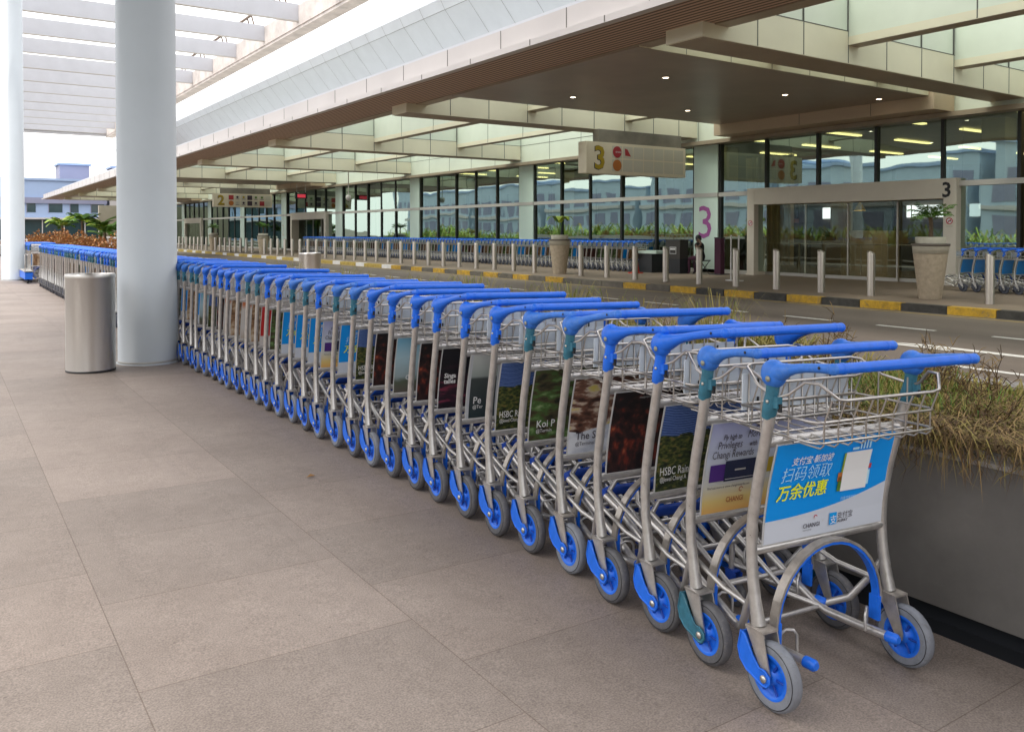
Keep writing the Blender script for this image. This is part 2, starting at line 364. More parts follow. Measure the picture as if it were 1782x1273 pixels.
def p_dark(n, l, g, x, z):
    f = noise(n, l, g, 4, 6, (1, 1, 3))
    return ramp(n, l, mth(n, l, 'MULTIPLY_ADD', mth(n, l, 'ABSOLUTE', mth(n, l, 'SUBTRACT', z, 0.25)), -0.6, f), [(0.25, (0.006, 0.005, 0.008)), (0.45, (0.03, 0.01, 0.02)), (0.56, (0.2, 0.03, 0.06))])
def p_plate(n, l, g, x, z):
    v = n.new('ShaderNodeTexVoronoi'); v.inputs['Scale'].default_value = 3.2; l.new(g, v.inputs['Vector'])
    food = ramp(n, l, noise(n, l, g, 8), [(0.35, (0.03, 0.012, 0.008)), (0.5, (0.18, 0.08, 0.05)), (0.6, (0.55, 0.45, 0.36)), (0.7, (0.6, 0.5, 0.12))])
    w = ramp(n, l, noise(n, l, g, 5), [(0.3, (0.35, 0.4, 0.5)), (0.6, (0.72, 0.74, 0.78))])
    cur = mth(n, l, 'MULTIPLY_ADD', mth(n, l, 'ABSOLUTE', mth(n, l, 'SUBTRACT', x, 0.1)), 0.28, 0.27)
    return mixc(n, l, mth(n, l, 'GREATER_THAN', z, cur), w, food)
def p_koi(n, l, g, x, z):
    return ramp(n, l, noise(n, l, g, 7, 8), [(0.32, (0.012, 0.014, 0.008)), (0.46, (0.07, 0.055, 0.025)), (0.56, (0.06, 0.13, 0.03)), (0.66, (0.2, 0.3, 0.12)), (0.8, (0.5, 0.5, 0.42))])
def p_grey(n, l, g, x, z):
    top = ramp(n, l, z, [(0.0, (0.02, 0.035, 0.04)), (0.62, (0.05, 0.06, 0.06)), (0.66, (0.32, 0.36, 0.34)), (1.0, (0.55, 0.57, 0.55))])
    st = mth(n, l, 'GREATER_THAN', mth(n, l, 'ABSOLUTE', mth(n, l, 'SUBTRACT', mth(n, l, 'FRACT', mth(n, l, 'MULTIPLY', x, 3.0)), 0.5)), 0.42)
    return mixc(n, l, st, top, (0.5, 0.52, 0.55))
def p_sky(n, l, g, x, z):
    return ramp(n, l, mth(n, l, 'MULTIPLY_ADD', noise(n, l, g, 10), 0.12, z), [(0.0, (0.12, 0.09, 0.08)), (0.26, (0.10, 0.12, 0.08)), (0.36, (0.32, 0.40, 0.42)), (0.7, (0.42, 0.6, 0.68)), (1.0, (0.2, 0.45, 0.62))])
def p_redcard(n, l, g, x, z):
    return ramp(n, l, z, [(0.0, (0.6, 0.56, 0.54)), (0.24, (0.5, 0.02, 0.02))], True)
def p_tan(n, l, g, x, z):
    return ramp(n, l, noise(n, l, g, 5, 5, (2, 1, 1)), [(0.3, (0.05, 0.025, 0.015)), (0.48, (0.28, 0.16, 0.08)), (0.6, (0.5, 0.38, 0.26)), (0.75, (0.6, 0.56, 0.5))])
def p_pale(n, l, g, x, z):
    return ramp(n, l, z, [(0.0, (0.5, 0.42, 0.35)), (0.3, (0.62, 0.6, 0.58)), (0.8, (0.66, 0.62, 0.58)), (0.93, (0.6, 0.2, 0.08))])
for nm, f in (('alipay', p_alipay), ('rewards', p_rewards), ('forest', p_forest), ('red', p_red), ('dark', p_dark), ('plate', p_plate),
              ('koi', p_koi), ('grey', p_grey), ('sky', p_sky), ('redcard', p_redcard), ('tan', p_tan), ('pale', p_pale)):
    pic('pic_' + nm, f)

# ---------------------------------------------------------------- mesh helpers
class MB:
    def __init__(s): s.v = []; s.f = []; s.m = []; s.s = []; s.mats = []
    def mi(s, m):
        if m not in s.mats: s.mats.append(m)
        return s.mats.index(m)
    def add(s, vs_, fs, m, smooth=False):
        o = len(s.v); s.v.extend([tuple(v) for v in vs_]); k = s.mi(m)
        for f in fs: s.f.append(tuple(i + o for i in f)); s.m.append(k); s.s.append(smooth)
    def box(s, x0, x1, y0, y1, z0, z1, m):
        s.add([(x0,y0,z0),(x1,y0,z0),(x1,y1,z0),(x0,y1,z0),(x0,y0,z1),(x1,y0,z1),(x1,y1,z1),(x0,y1,z1)],
              [(0,3,2,1),(4,5,6,7),(0,1,5,4),(1,2,6,5),(2,3,7,6),(3,0,4,7)], m)
    def quad(s, pts, m): s.add(pts, [tuple(range(len(pts)))], m)
    def tube(s, pts, r, m, n=8, closed=False, caps=True, smooth=True):
        P = [Vector(p) for p in pts]; k = len(P)
        rr = r if isinstance(r, (list, tuple)) else [r] * k
        vs_ = []; prev = None
        for i, p in enumerate(P):
            a = P[(i - 1) % k] if (closed or i) else P[0]
            b = P[(i + 1) % k] if (closed or i < k - 1) else P[-1]
            d = (b - a).normalized()
            if prev is None:
                up = Vector((0, 0, 1)) if abs(d.z) < 0.9 else Vector((1, 0, 0))
                u = d.cross(up).normalized()
            else:
                u = (prev - d * prev.dot(d)).normalized()
            prev = u; w = d.cross(u)
            for j in range(n):
                t = 2 * math.pi * j / n
                vs_.append(p + (u * math.cos(t) + w * math.sin(t)) * rr[i])
        fs = []
        for i in range(k if closed else k - 1):
            a, b = i * n, ((i + 1) % k) * n
            for j in range(n): fs.append((a + j, a + (j + 1) % n, b + (j + 1) % n, b + j))
        s.add(vs_, fs, m, smooth)
        if caps and not closed:
            s.add(vs_[:n], [tuple(range(n - 1, -1, -1))], m); s.add(vs_[-n:], [tuple(range(n))], m)
    def lathe(s, prof, c, axis, m, n=20, smooth=True, ang=(0, 2 * math.pi)):
        # prof: list of (radius, t along axis)
        ax = Vector(axis).normalized(); up = Vector((0, 0, 1)) if abs(ax.z) < 0.9 else Vector((1, 0, 0))
        u = ax.cross(up).normalized(); w = ax.cross(u); c = Vector(c); vs_ = []
        for (r, t) in prof:
            for j in range(n):
                a = 2 * math.pi * j / n
                vs_.append(c + ax * t + (u * math.cos(a) + w * math.sin(a)) * max(r, 1e-5))
        fs = []
        for i in range(len(prof) - 1):
            for j in range(n): fs.append((i*n + j, i*n + (j+1) % n, (i+1)*n + (j+1) % n, (i+1)*n + j))
        s.add(vs_, fs, m, smooth)
    def ball(s, c, r, m, n=12, sc=(1, 1, 1)):
        vs_ = []; k = n // 2
        for i in range(k + 1):
            p = math.pi * i / k
            for j in range(n):
                t = 2 * math.pi * j / n
                vs_.append((c[0] + r*sc[0]*max(math.sin(p),1e-4)*math.cos(t), c[1] + r*sc[1]*max(math.sin(p),1e-4)*math.sin(t), c[2] + r*sc[2]*math.cos(p)))
        fs = [(i*n+j, (i+1)*n+j, (i+1)*n+(j+1) % n, i*n+(j+1) % n) for i in range(k) for j in range(n)]
        s.add(vs_, fs, m, True)
    def prism_x(s, poly, x0, x1, m):      # poly in (y,z), extruded along x
        n = len(poly)
        vs_ = [(x0, y, z) for y, z in poly] + [(x1, y, z) for y, z in poly]
        fs = [tuple(range(n)), tuple(range(2*n-1, n-1, -1))] + [(i, i+n, (i+1) % n + n, (i+1) % n) for i in range(n)]
        s.add(vs_, fs, m)
    def join(s, o):
        off = len(s.v); s.v.extend(o.v)
        mp = [s.mi(m) for m in o.mats]
        s.f.extend([tuple(i + off for i in f) for f in o.f]); s.m.extend([mp[i] for i in o.m]); s.s.extend(o.s)
    def mesh(s, name):
        me = bpy.data.meshes.new(name); me.from_pydata(s.v, [], s.f)
        for m in s.mats: me.materials.append(M[m])
        me.polygons.foreach_set('material_index', s.m); me.polygons.foreach_set('use_smooth', s.s)
        me.update(); return me
    def obj(s, name, parent=None, loc=None):
        o = bpy.data.objects.new(name, s.mesh(name)); C.objects.link(o)
        if parent: o.parent = parent
        if loc: o.location = loc
        return o
def link(name, me, parent=None, loc=None, rot=None):
    o = bpy.data.objects.new(name, me); C.objects.link(o)
    if parent: o.parent = parent
    if loc: o.location = loc
    if rot: o.rotation_euler = rot
    return o
def tag(o, label=None, cat=None, group=None, kind=None):
    if label: o['label'] = label
    if cat: o['category'] = cat
    if group: o['group'] = group
    if kind: o['kind'] = kind
    return o
def empty(name, loc=(0, 0, 0), rz=0):
    o = bpy.data.objects.new(name, None); C.objects.link(o); o.location = loc; o.rotation_euler = (0, 0, rz)
    o.empty_display_size = 0.1
    return o
def copy_tree(o, parent=None):
    c = o.copy(); C.objects.link(c)
    if parent: c.parent = parent
    for ch in o.children: copy_tree(ch, c)
    return c
def arc(c, r, a0, a1, n, plane='yz', x=0):
    out = []
    for i in range(n + 1):
        t = R(a0 + (a1 - a0) * i / n)
        out.append((x, c[0] + r * math.cos(t), c[1] + r * math.sin(t)))
    return out
TXT = {}
def text_mesh(s, size, m, align='LEFT', bold=0.0, shear=0.0, width=1.0):
    key = (s, size, m, align, bold, shear, width)
    if key in TXT: return TXT[key]
    cu = bpy.data.curves.new('lettering', 'FONT'); cu.body = s; cu.size = size; cu.align_x = align
    cu.offset = bold; cu.shear = shear; cu.resolution_u = 2
    ob = bpy.data.objects.new('lettering', cu); C.objects.link(ob); ob.scale = (width, 1, 1)
    bpy.context.view_layer.update()
    me = bpy.data.meshes.new_from_object(ob.evaluated_get(bpy.context.evaluated_depsgraph_get()))
    for v in me.vertices: v.co.x *= width
    me.materials.clear(); me.materials.append(M[m])
    bpy.data.objects.remove(ob); bpy.data.curves.remove(cu)
    TXT[key] = me; return me

# ================================================================= SETTING
CF = 0.022                       # cross fall of the walkway towards the planter
def gz(x): return -CF * (x - 2.15)
g = MB(); g.quad([(-1500, -1500, -0.17), (1500, -1500, -0.17), (1500, 1500, -0.17), (-1500, 1500, -0.17)], 'ground')
tag(g.obj('ground'), kind='structure')
g = MB(); g.add([(-8, -8, gz(-8)), (2.93, -8, gz(2.93)), (2.93, 130, gz(2.93)), (-8, 130, gz(-8))], [(0, 1, 2, 3)], 'paving')
g.add([(-8, -8, -0.3), (-8, -8, gz(-8)), (-8, 130, gz(-8)), (-8, 130, -0.3)], [(0, 1, 2, 3)], 'kerb_grey')
tag(g.obj('walkway_pavement'), kind='structure')
g = MB()
g.box(4.75, 7.4, -8, 130, -0.3, -0.004, 'pavement_far')
tag(g.obj('median_pavement'), kind='structure')
g = MB(); g.quad([(7.4, -60, -0.15), (15.75, -60, -0.15), (15.75, 260, -0.15), (7.4, 260, -0.15)], 'asphalt')
tag(g.obj('road'), kind='structure')
g = MB()
y = 9.93 + 1.87 * -8
for i in range(60):
    y0 = 8.98 + (i - 9) * 1.87
    g.quad([(12.93, y0, -0.146), (13.05, y0, -0.146), (13.05, y0 + 1.0, -0.146), (12.93, y0 + 1.0, -0.146)], 'road_paint')
for i in range(40):
    y0 = 3 + (i - 3) * 3.1 + 9
    g.quad([(10.95, y0, -0.146), (11.07, y0, -0.146), (11.07, y0 + 1.1, -0.146), (10.95, y0 + 1.1, -0.146)], 'road_paint')
g.quad([(11.12, -20, -0.146), (11.30, -20, -0.146), (11.30, 6.3, -0.146), (11.12, 6.75, -0.146)], 'road_paint')
g.quad([(9.72, -20, -0.146), (9.84, -20, -0.146), (9.84, 5.2, -0.146), (9.72, 5.2, -0.146)], 'road_paint')
tag(g.obj('road_markings'), kind='structure')
g = MB(); g.quad([(15.42, -20, -0.146), (15.5, -20, -0.146), (15.5, 200, -0.146), (15.42, 200, -0.146)], 'yellow_line')
tag(g.obj('kerbside_line'), kind='structure')
g = MB(); g.box(15.95, 22.5, -20, 130, -0.3, 0, 'pavement_far')
tag(g.obj('terminal_pavement'), kind='structure')
# kerb with painted blocks
g = MB()
y0 = 7.5 - 1.82 * 15; k = 0
cols = []
while y0 < 130:
    # blocks 1.1 m; yellow / black alternating near the crossing, faded beyond
    w = .91
    c = 'kerb_yellow' if k % 2 == 0 else 'kerb_black'
    if y0 > 15.5 and k % 2: c = 'kerb_grey'
    if y0 > 32: c = 'yellow_line' if k % 3 else 'white_coping'
    if k % 2 == 0 and 17 < y0 < 19: c = 'kerb_grey'
    g.box(15.75, 15.95, y0 + 0.012, y0 + w - 0.012, -0.3, 0.004, c); y0 += w; k += 1
g.box(15.77, 15.94, -20, 130, -0.3, -0.01, 'kerb_grey')
tag(g.obj('terminal_kerb'), kind='structure')
g = MB(); g.box(7.4, 7.58, -8, 130, -0.3, 0.01, 'kerb_grey')
tag(g.obj('median_kerb'), kind='structure')
for xx, yy, s in ((1.1, 4.9, 1.0), (2.0, 3.2, .6)): pass

# ================================================================= PLANTER
pl = empty('planter', (0, 0, 0))
tag(pl, 'long dark grey raised planter wall beside the trolleys', 'planter')
g = MB(); g.box(3.0, 3.12, -6, 100, 0.05, 0.60, 'planter_wall'); g.box(4.6, 4.72, -6, 100, -0.1, 0.60, 'planter_wall'); 
g.obj('side_wall', pl)
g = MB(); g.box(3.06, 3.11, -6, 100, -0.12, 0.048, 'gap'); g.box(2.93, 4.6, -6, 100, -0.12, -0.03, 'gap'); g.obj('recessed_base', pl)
g = MB(); g.box(2.99, 3.15, -6, 100, 0.603, 0.618, 'coping'); g.box(4.57, 4.74, -6, 100, 0.603, 0.618, 'coping'); g.obj('coping', pl)
g = MB()
nx, ny = 7, 300
vs_ = []
for j in range(ny + 1):
    for i in range(nx + 1):
        vs_.append((3.15 + 1.42 * i / nx, -6 + 106 * j / ny, 0.58 + (0.06 * random.random() if 0 < i < nx else 0)))
g.add(vs_, [(j*(nx+1)+i, j*(nx+1)+i+1, (j+1)*(nx+1)+i+1, (j+1)*(nx+1)+i) for j in range(ny) for i in range(nx)], 'soil')
g.obj('soil', pl)

# ================================================================= TERMINAL
T = empty('terminal_building', (22.2, 0, 0))
tag(T, 'airport terminal with glazed front, white canopy and dark slatted soffit across the road', 'terminal building')
TL = (-22.2, 0, 0)
def tobj(mb, name, par=None):
    o = mb.obj(name, par or T); o.location = TL if par is None else (0, 0, 0); return o
YE = 104.5
# facade header wall above glazing
g = MB(); g.box(22.0, 22.3, -6, YE, 4.55, 6.5, 'upper_panel')
for j in range(52): g.box(21.992, 22.0, -5.5 + j * 2.17, -5.485 + j * 2.17, 4.56, 6.4, 'seam')
g.box(21.99, 22.0, -6, YE, 5.32, 5.335, 'seam')
tobj(g, 'facade_band')
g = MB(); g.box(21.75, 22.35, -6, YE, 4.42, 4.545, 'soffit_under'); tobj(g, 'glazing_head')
# sill and mid rail
g = MB(); g.box(22.12, 22.3, -6, 11.7, 2.62, 2.76, 'rail'); g.box(22.12, 22.3, 18.3, 55.0, 2.62, 2.76, 'rail'); g.box(22.12, 22.3, 61.8, 88.5, 2.62, 2.76, 'rail')
g.box(22.12, 22.3, 95, YE, 2.62, 2.76, 'rail'); tobj(g, 'transom_rail')
g = MB()
for a, b in ((-6, 11.7), (18.3, 55.0), (61.8, 88.5), (95, YE)): g.box(22.1, 22.32, a, b, 0, 0.12, 'rail')
tobj(g, 'sill')
# glass panes and mullions
DOORS = [(11.85, 18.1), (55.2, 61.6), (88.6, 94.9)]
pil = [20.3 + 10.85 * k for k in range(-2, 8)]
mull_me = None
mbm = MB(); mbm.box(-0.05, 0.1, -0.045, 0.045, 0.0, 4.42, 'mullion'); mull_me = mbm.mesh('mullion')
mbt = MB(); mbt.box(-0.05, 0.1, -0.045, 0.045, 2.77, 4.42, 'mullion'); mull_top = mbt.mesh('mullion')
def pane_me(w, z0, z1, m='glass'):
    b = MB(); b.quad([(0, -w/2, z0), (0, -w/2, z1), (0, w/2, z1), (0, w/2, z0)], m); return b.mesh('glass_pane')
pc = {}
npane = 0
for bi in range(len(pil) - 1):
    a, b = pil[bi] + 0.6, pil[bi + 1] - 0.6
    w = (b - a) / 5
    for k in range(5):
        ys = a + w * (k + 0.5)
        indoor = any(d0 - 0.6 < ys < d1 + 0.6 for d0, d1 in DOORS)
        if bi > 0 and bi < 8:
            for z0, z1 in ((0.12, 2.62), (2.76, 4.42)):
                if indoor and z0 < 1: continue
                if npane >= 96: continue
                key = (round(w, 2), z0)
                if key not in pc: pc[key] = pane_me(w, z0, z1)
                o = link('glass_pane', pc[key], T, (0.02, ys, 0), (R(random.uniform(-.5, .5)) * 0, R(random.uniform(-.35, .35)), R(random.uniform(-.6, .6)))); npane += 1
    for k in range(6):
        ym = a + w * k
        if ym > YE: continue
        near_door = any(d0 - 0.3 < ym < d1 + 0.3 for d0, d1 in DOORS)
        link('mullion', mull_top if near_door else mull_me, T, (0, ym, 0))
# remaining glazing beyond and at the near end
g = MB(); g.quad([(22.22, -6, 0.12), (22.22, -6, 4.42), (22.22, pil[1], 4.42), (22.22, pil[1], 0.12)], 'glass')
tobj(g, 'end_glazing'); g = MB(); g.quad([(22.22, pil[8] - 0.6, 0.12), (22.22, pil[8] - .6, 4.42), (22.22, YE, 4.42), (22.22, YE, 0.12)], 'glass'); tobj(g, 'end_glazing')
for k, yc in enumerate(pil):
    g = MB()
    has3 = k == 2
    if k == 1:
        g.box(-0.1, 0.1, yc - 0.55, yc + 0.55, 2.8, 4.42, 'pilaster') if 11.7 < yc < 18.3 else g.box(-0.1, 0.1, yc - .3, yc + .3, 0, 4.42, 'header')
    else:
        g.box(-0.1, 0.1, yc - 0.55, yc + 0.55, 0, 2.62, 'pilaster_lit' if has3 else 'pilaster'); g.box(-0.1, 0.1, yc - 0.55, yc + 0.55, 2.76, 4.42, 'pilaster')
        g.box(-0.12, 0.1, yc - 0.55, yc + 0.55, 2.62, 2.76, 'rail')
    g.obj('pilaster', T, (0, yc * 0, 0))
# doors
def place_text(s, size, m, par, loc, rz, bold=0.0, align='LEFT', width=1.0, shear=0.0, name='lettering'):
    o = link(name, text_mesh(s, size, m, align, bold, shear, width), par, loc, (R(90), 0, rz)); return o
def nosmoke(par, x, y, z):
    g = MB()
    g.lathe([(0.085, 0), (0.085, 0.004), (0.0, 0.004)], (x, y, z), (-1, 0, 0), 'text_white', 20, False)
    g.lathe([(0.088, 0.005), (0.088, 0.009), (0.066, 0.009), (0.066, 0.005)], (x, y, z), (-1, 0, 0), 'logo_red', 20, False)
    g.add([(x - .01, y - .055, z + .04), (x - .01, y - .04, z + .055), (x - .01, y + .055, z - .04), (x - .01, y + .04, z - .055)], [(0, 1, 2, 3)], 'logo_red')
    g.box(x - .008, x - .005, y - .045, y + .035, z - .012, z + .01, 'black')
    g.box(x - .004, x - .001, y - .085, y + .085, z - .16, z - .115, 'sign_cell')
    return g.obj('no_smoking_sign', par)
for di, (d0, d1) in enumerate(DOORS):
    D = empty('door_surround', (0, 0, 0)); D.parent = T
    g = MB()
    g.box(-0.22, 0.35, d0 - 0.34, d0, 0, 2.83, 'header'); g.box(-0.22, 0.35, d1, d1 + 0.28, 0, 2.83, 'header')
    g.box(-0.215, 0.34, d0, d1, 2.30, 2.83, 'header'); g.box(-0.24, 0.34, d0 - 0.37, d0 + 0.02, 0, 0.05, 'header'); g.box(-0.24, 0.34, d1 - 0.02, d1 + 0.31, 0, 0.05, 'header')
    g.obj('door_frame', D)
    w = (d1 - d0) / 4
    for k in range(4):
        xx = 0.25 if k in (1, 2) else 0.35
        g = MB(); g.quad([(xx, d0 + w*k, 0.02), (xx, d0 + w*k, 2.28), (xx, d0 + w*(k+1), 2.28), (xx, d0 + w*(k+1), 0.02)], 'glass_door')
        g.box(xx - .02, xx + .03, d0 + w*k - .02, d0 + w*k + .02, 0, 2.28, 'rail' if k else 'header'); g.box(xx - .015, xx + .02, d0 + w*k + .02, d0 + w*(k+1) - .02, 0, 0.1, 'rail')
        g.obj('door_leaf', D)
    if di == 0:
        nosmoke(D, -0.223, d0 - 0.17, 1.70); nosmoke(D, -0.223, d1 + 0.14, 1.70)
        place_text('3', 0.55, 'black', D, (-0.226, d0 + 0.05, 2.34), R(-90), 0.012)
if True:
    place_text('3', 1.62, 'purple', T, (-0.108, 20.72, 1.20), R(-90), 0.0)
    place_text('2', 1.3, 'sign_cell', T, (-0.108, pil[6] + 0.4, 1.10), R(-90), 0.0, width=0.8)
# canopy: main beams
BY = [10.25 + 10.8 * k for k in range(-1, 9)]
def beam_mesh():
    b = MB()
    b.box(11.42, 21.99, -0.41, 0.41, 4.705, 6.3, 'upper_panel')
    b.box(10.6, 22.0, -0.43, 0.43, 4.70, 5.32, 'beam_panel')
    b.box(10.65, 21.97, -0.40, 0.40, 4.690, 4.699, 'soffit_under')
    for xs in [12.0, 13.3, 14.69, 16.0, 17.3, 18.6, 19.9, 21.1]:
        b.box(xs - .012, xs + .012, -0.434, 0.434, 4.71, 6.28, 'seam')
    b.box(11.5, 21.98, -0.436, 0.436, 5.318, 5.335, 'seam')
    return b.mesh('canopy_beam')
bm_ = beam_mesh()
for yb in BY: link('canopy_beam', bm_, T, (-22.2, yb, 0))
sec = MB()
sec.box(-0.17, 0.17, 0.41, 10.39, 5.06, 6.3, 'upper_panel'); sec.box(-0.175, 0.175, 0.41, 10.39, 5.06, 5.22, 'beam_panel')
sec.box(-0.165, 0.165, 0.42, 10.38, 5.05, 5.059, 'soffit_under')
for t in (2.9, 5.4, 7.9): sec.box(-.178, .178, t, t + .02, 5.07, 6.3, 'seam')
sec_me = sec.mesh('cross_beam')
for k, yb in enumerate(BY[:-1]):
    for xs in (14.86, 18.8): link('cross_beam', sec_me, T, (xs - 22.2, yb, 0))
g = MB(); g.box(11.41, 22.0, -6, YE, 6.31, 6.33, 'skylight'); tobj(g, 'skylight_deck')
# entrance soffits at doors
for (a, b) in ((11.74, 18.7), (55.1, 62.0), (88, 95)):
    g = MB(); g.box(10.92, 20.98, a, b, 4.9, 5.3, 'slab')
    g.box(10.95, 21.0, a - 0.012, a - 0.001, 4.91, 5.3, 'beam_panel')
    for xs in [12.2, 13.5, 14.8, 16.1, 17.4, 18.7, 20.0]:
        g.box(xs, xs + .012, a - .016, a - .012, 4.91, 5.3, 'seam')
    tobj(g, 'entrance_soffit')
    g = MB(); g.box(21.0, 22.1, a - 0.15, b + 0.25, 4.56, 5.4, 'bulkhead')
    for yy in (a + 1.6, a + 3.9): g.box(20.995, 21.0, yy, yy + 0.012, 4.57, 5.3, 'seam')
    tobj(g, 'entrance_bulkhead')
    for (x, yy) in ((13.55, 13.65), (17.75, 13.65), (20.35, 12.7), (13.55, 17.0), (17.75, 17.0)) if a < 20 else ():
        o = MB(); o.lathe([(0.1, 0.0), (0.1, -0.02), (0.075, -0.02), (0.07, 0.012)], (0, 0, 0), (0, 0, 1), 'rail', 16)
        o.lathe([(0.07, -0.012), (0.0, -0.013)], (0, 0, 0), (0, 0, 1), 'lamp_warm', 16)
        o.obj('downlight', T, (x - 22.2, yy, 4.9))
# slatted edge, fascia
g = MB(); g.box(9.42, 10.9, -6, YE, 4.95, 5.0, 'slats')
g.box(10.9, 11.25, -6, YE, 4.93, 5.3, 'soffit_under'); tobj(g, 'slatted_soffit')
g = MB(); g.box(9.25, 9.42, -6, YE, 4.93, 5.05, 'panel_white'); g.box(9.42, 9.6, -6, YE + .05, 5.055, 5.48, 'panel_white'); g.box(9.61, 11.4, -6, YE, 5.45, 5.47, 'panel_white'); g.box(11.25, 11.4, -6, YE, 5.48, 6.33, 'roof_panel')
for j in range(52):
    yy = -5.2 + j * 2.15
    g.box(9.414, 9.42, yy, yy + .018, 5.06, 5.48, 'seam'); g.box(9.244, 9.25, yy + 0.9, yy + .92, 4.94, 5.05, 'seam')
tobj(g, 'canopy_fascia')
# roof cladding leaning outwards
prof = [(26.6, 8.0), (25.6, 10.0), (24.5, 11.7), (22.95, 13.55), (22.65, 14.1), (23.2, 14.4)]
for i in range(len(prof) - 1):
    pass
g = MB()
for i in range(len(prof) - 1):
    (x0, z0), (x1, z1) = prof[i], prof[i + 1]
    g.quad([(x0, -10, z0), (x1, -10, z1), (x1, 142, z1), (x0, 142, z0)], 'roof_panel')
nr = 61
for j in range(nr):
    yy = -9 + j * 2.45
    for i in range(4):
        (x0, z0), (x1, z1) = prof[i], prof[i + 1]
        dx, dz = x1 - x0, z1 - z0; L = math.hypot(dx, dz); nx_, nz_ = -dz / L * .006, dx / L * .006
        if nx_ > 0: nx_, nz_ = -nx_, -nz_
        g.quad([(x0 + nx_, yy, z0 + nz_), (x1 + nx_, yy, z1 + nz_), (x1 + nx_, yy + .022, z1 + nz_), (x0 + nx_, yy + .022, z0 + nz_)], 'seam')
for i in (2, 3):
    x0, z0 = prof[i]; g.box(x0 - .012, x0 - .002, -10, 142, z0 - .008, z0 + .008, 'seam')
g.box(23.3, 60, -10, 142, 14.4, 14.9, 'roof_panel'); g.box(22.0, 25.3, -10, YE, 6.5, 8.6, 'roof_panel')
tobj(g, 'roof_cladding')
# interior
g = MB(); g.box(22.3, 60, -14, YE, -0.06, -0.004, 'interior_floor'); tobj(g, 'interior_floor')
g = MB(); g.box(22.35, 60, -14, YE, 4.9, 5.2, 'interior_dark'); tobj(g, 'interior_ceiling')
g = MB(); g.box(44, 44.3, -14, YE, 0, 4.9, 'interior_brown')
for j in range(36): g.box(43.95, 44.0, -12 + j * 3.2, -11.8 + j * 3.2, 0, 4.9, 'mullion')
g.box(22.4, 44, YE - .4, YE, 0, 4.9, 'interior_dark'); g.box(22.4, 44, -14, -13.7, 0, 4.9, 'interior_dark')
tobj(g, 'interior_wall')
g = MB()
for j, (a, b) in enumerate(((23.6, 25.7), (21.3, 22.3), (30.2, 31.0))): g.box(43.9, 43.95, a, b, 2.2, 2.85, 'day_window')
for j in range(3): g.box(43.88, 43.9, 23.6 + j * .9, 23.65 + j * .9, 2.2, 2.85, 'mullion')
tobj(g, 'interior_window')
lm = MB(); lm.box(0, 2.3, -0.09, 0.09, 0, 0.05, 'lamp_yellow'); lme = lm.mesh('ceiling_lamp')
for i in range(4):
    for j in range(20):
        if (j > 8 and i > 1) or j > 15: continue
        link('ceiling_lamp', lme, T, (1.4 + i * 4.6 + (j % 2) * 1.3, -4 + j * 3.1 + (0.8 if j == 3 else 0), 4.82))
g = MB()
for j in range(9):
    for xx in (27, 35): g.box(xx - .35, xx + .35, 2 + j * 10.85 - .35, 2 + j * 10.85 + .35, 0, 4.9, 'interior_tan')
tobj(g, 'interior_column')
g = MB()
rr = random.Random(3)
for j in range(22):
    yy = -4 + j * 1.6 + rr.random(); xx = 28 + rr.random() * 10
    g.box(xx, xx + .6 + rr.random(), yy, yy + 0.5 + rr.random() * 1.2, 0, 0.8 + rr.random() * 1.3, rr.choice(['interior_tan', 'interior_brown', 'kiosk', 'interior_dark', 'sign_orange', 'interior_tan']))
for j in range(9): g.box(25.3, 25.5, 19.2 - .5 * j * .0 + j * .24, 19.3 + j * .24, 0.2, 4.2, 'interior_tan')
tobj(g, 'shop_counter')
g = MB()
for j in range(5): g.tube([(25.0, 9 + j * 2.4, 0), (25.0, 9 + j * 2.4, 1.0)], 0.02, 'rail', 6)
g.tube([(25.0, 8, 1.0), (25.0, 20, 1.0)], 0.02, 'rail', 6); g.box(24.5, 24.55, 10, 18, 0.32, 0.36, 'rail'); tobj(g, 'guard_rail')
for (x, y) in ((27.5, 14.2), (30, 19.5), (29, 11)):
    g = MB(); g.lathe([(.03, .5), (.05, .3), (.2, .05), (.22, 0)], (0, 0, 0), (0, 0, 1), 'gold', 16); g.lathe([(.2, .02), (0, .02)], (0, 0, 0), (0, 0, 1), 'lamp_warm', 16); g.tube([(0, 0, .5), (0, 0, 2.6)], .01, 'black', 5)
    g.obj('pendant_lamp', T, (x - 22.2, y, 2.25))
# end wall with metal letters' shadows at the far end
EW = MB(); EW.box(15.0, 21.5, YE + 0.5, YE + 1.2, 0, 4.4, 'beige_wall')
tobj(EW, 'gable_wall')

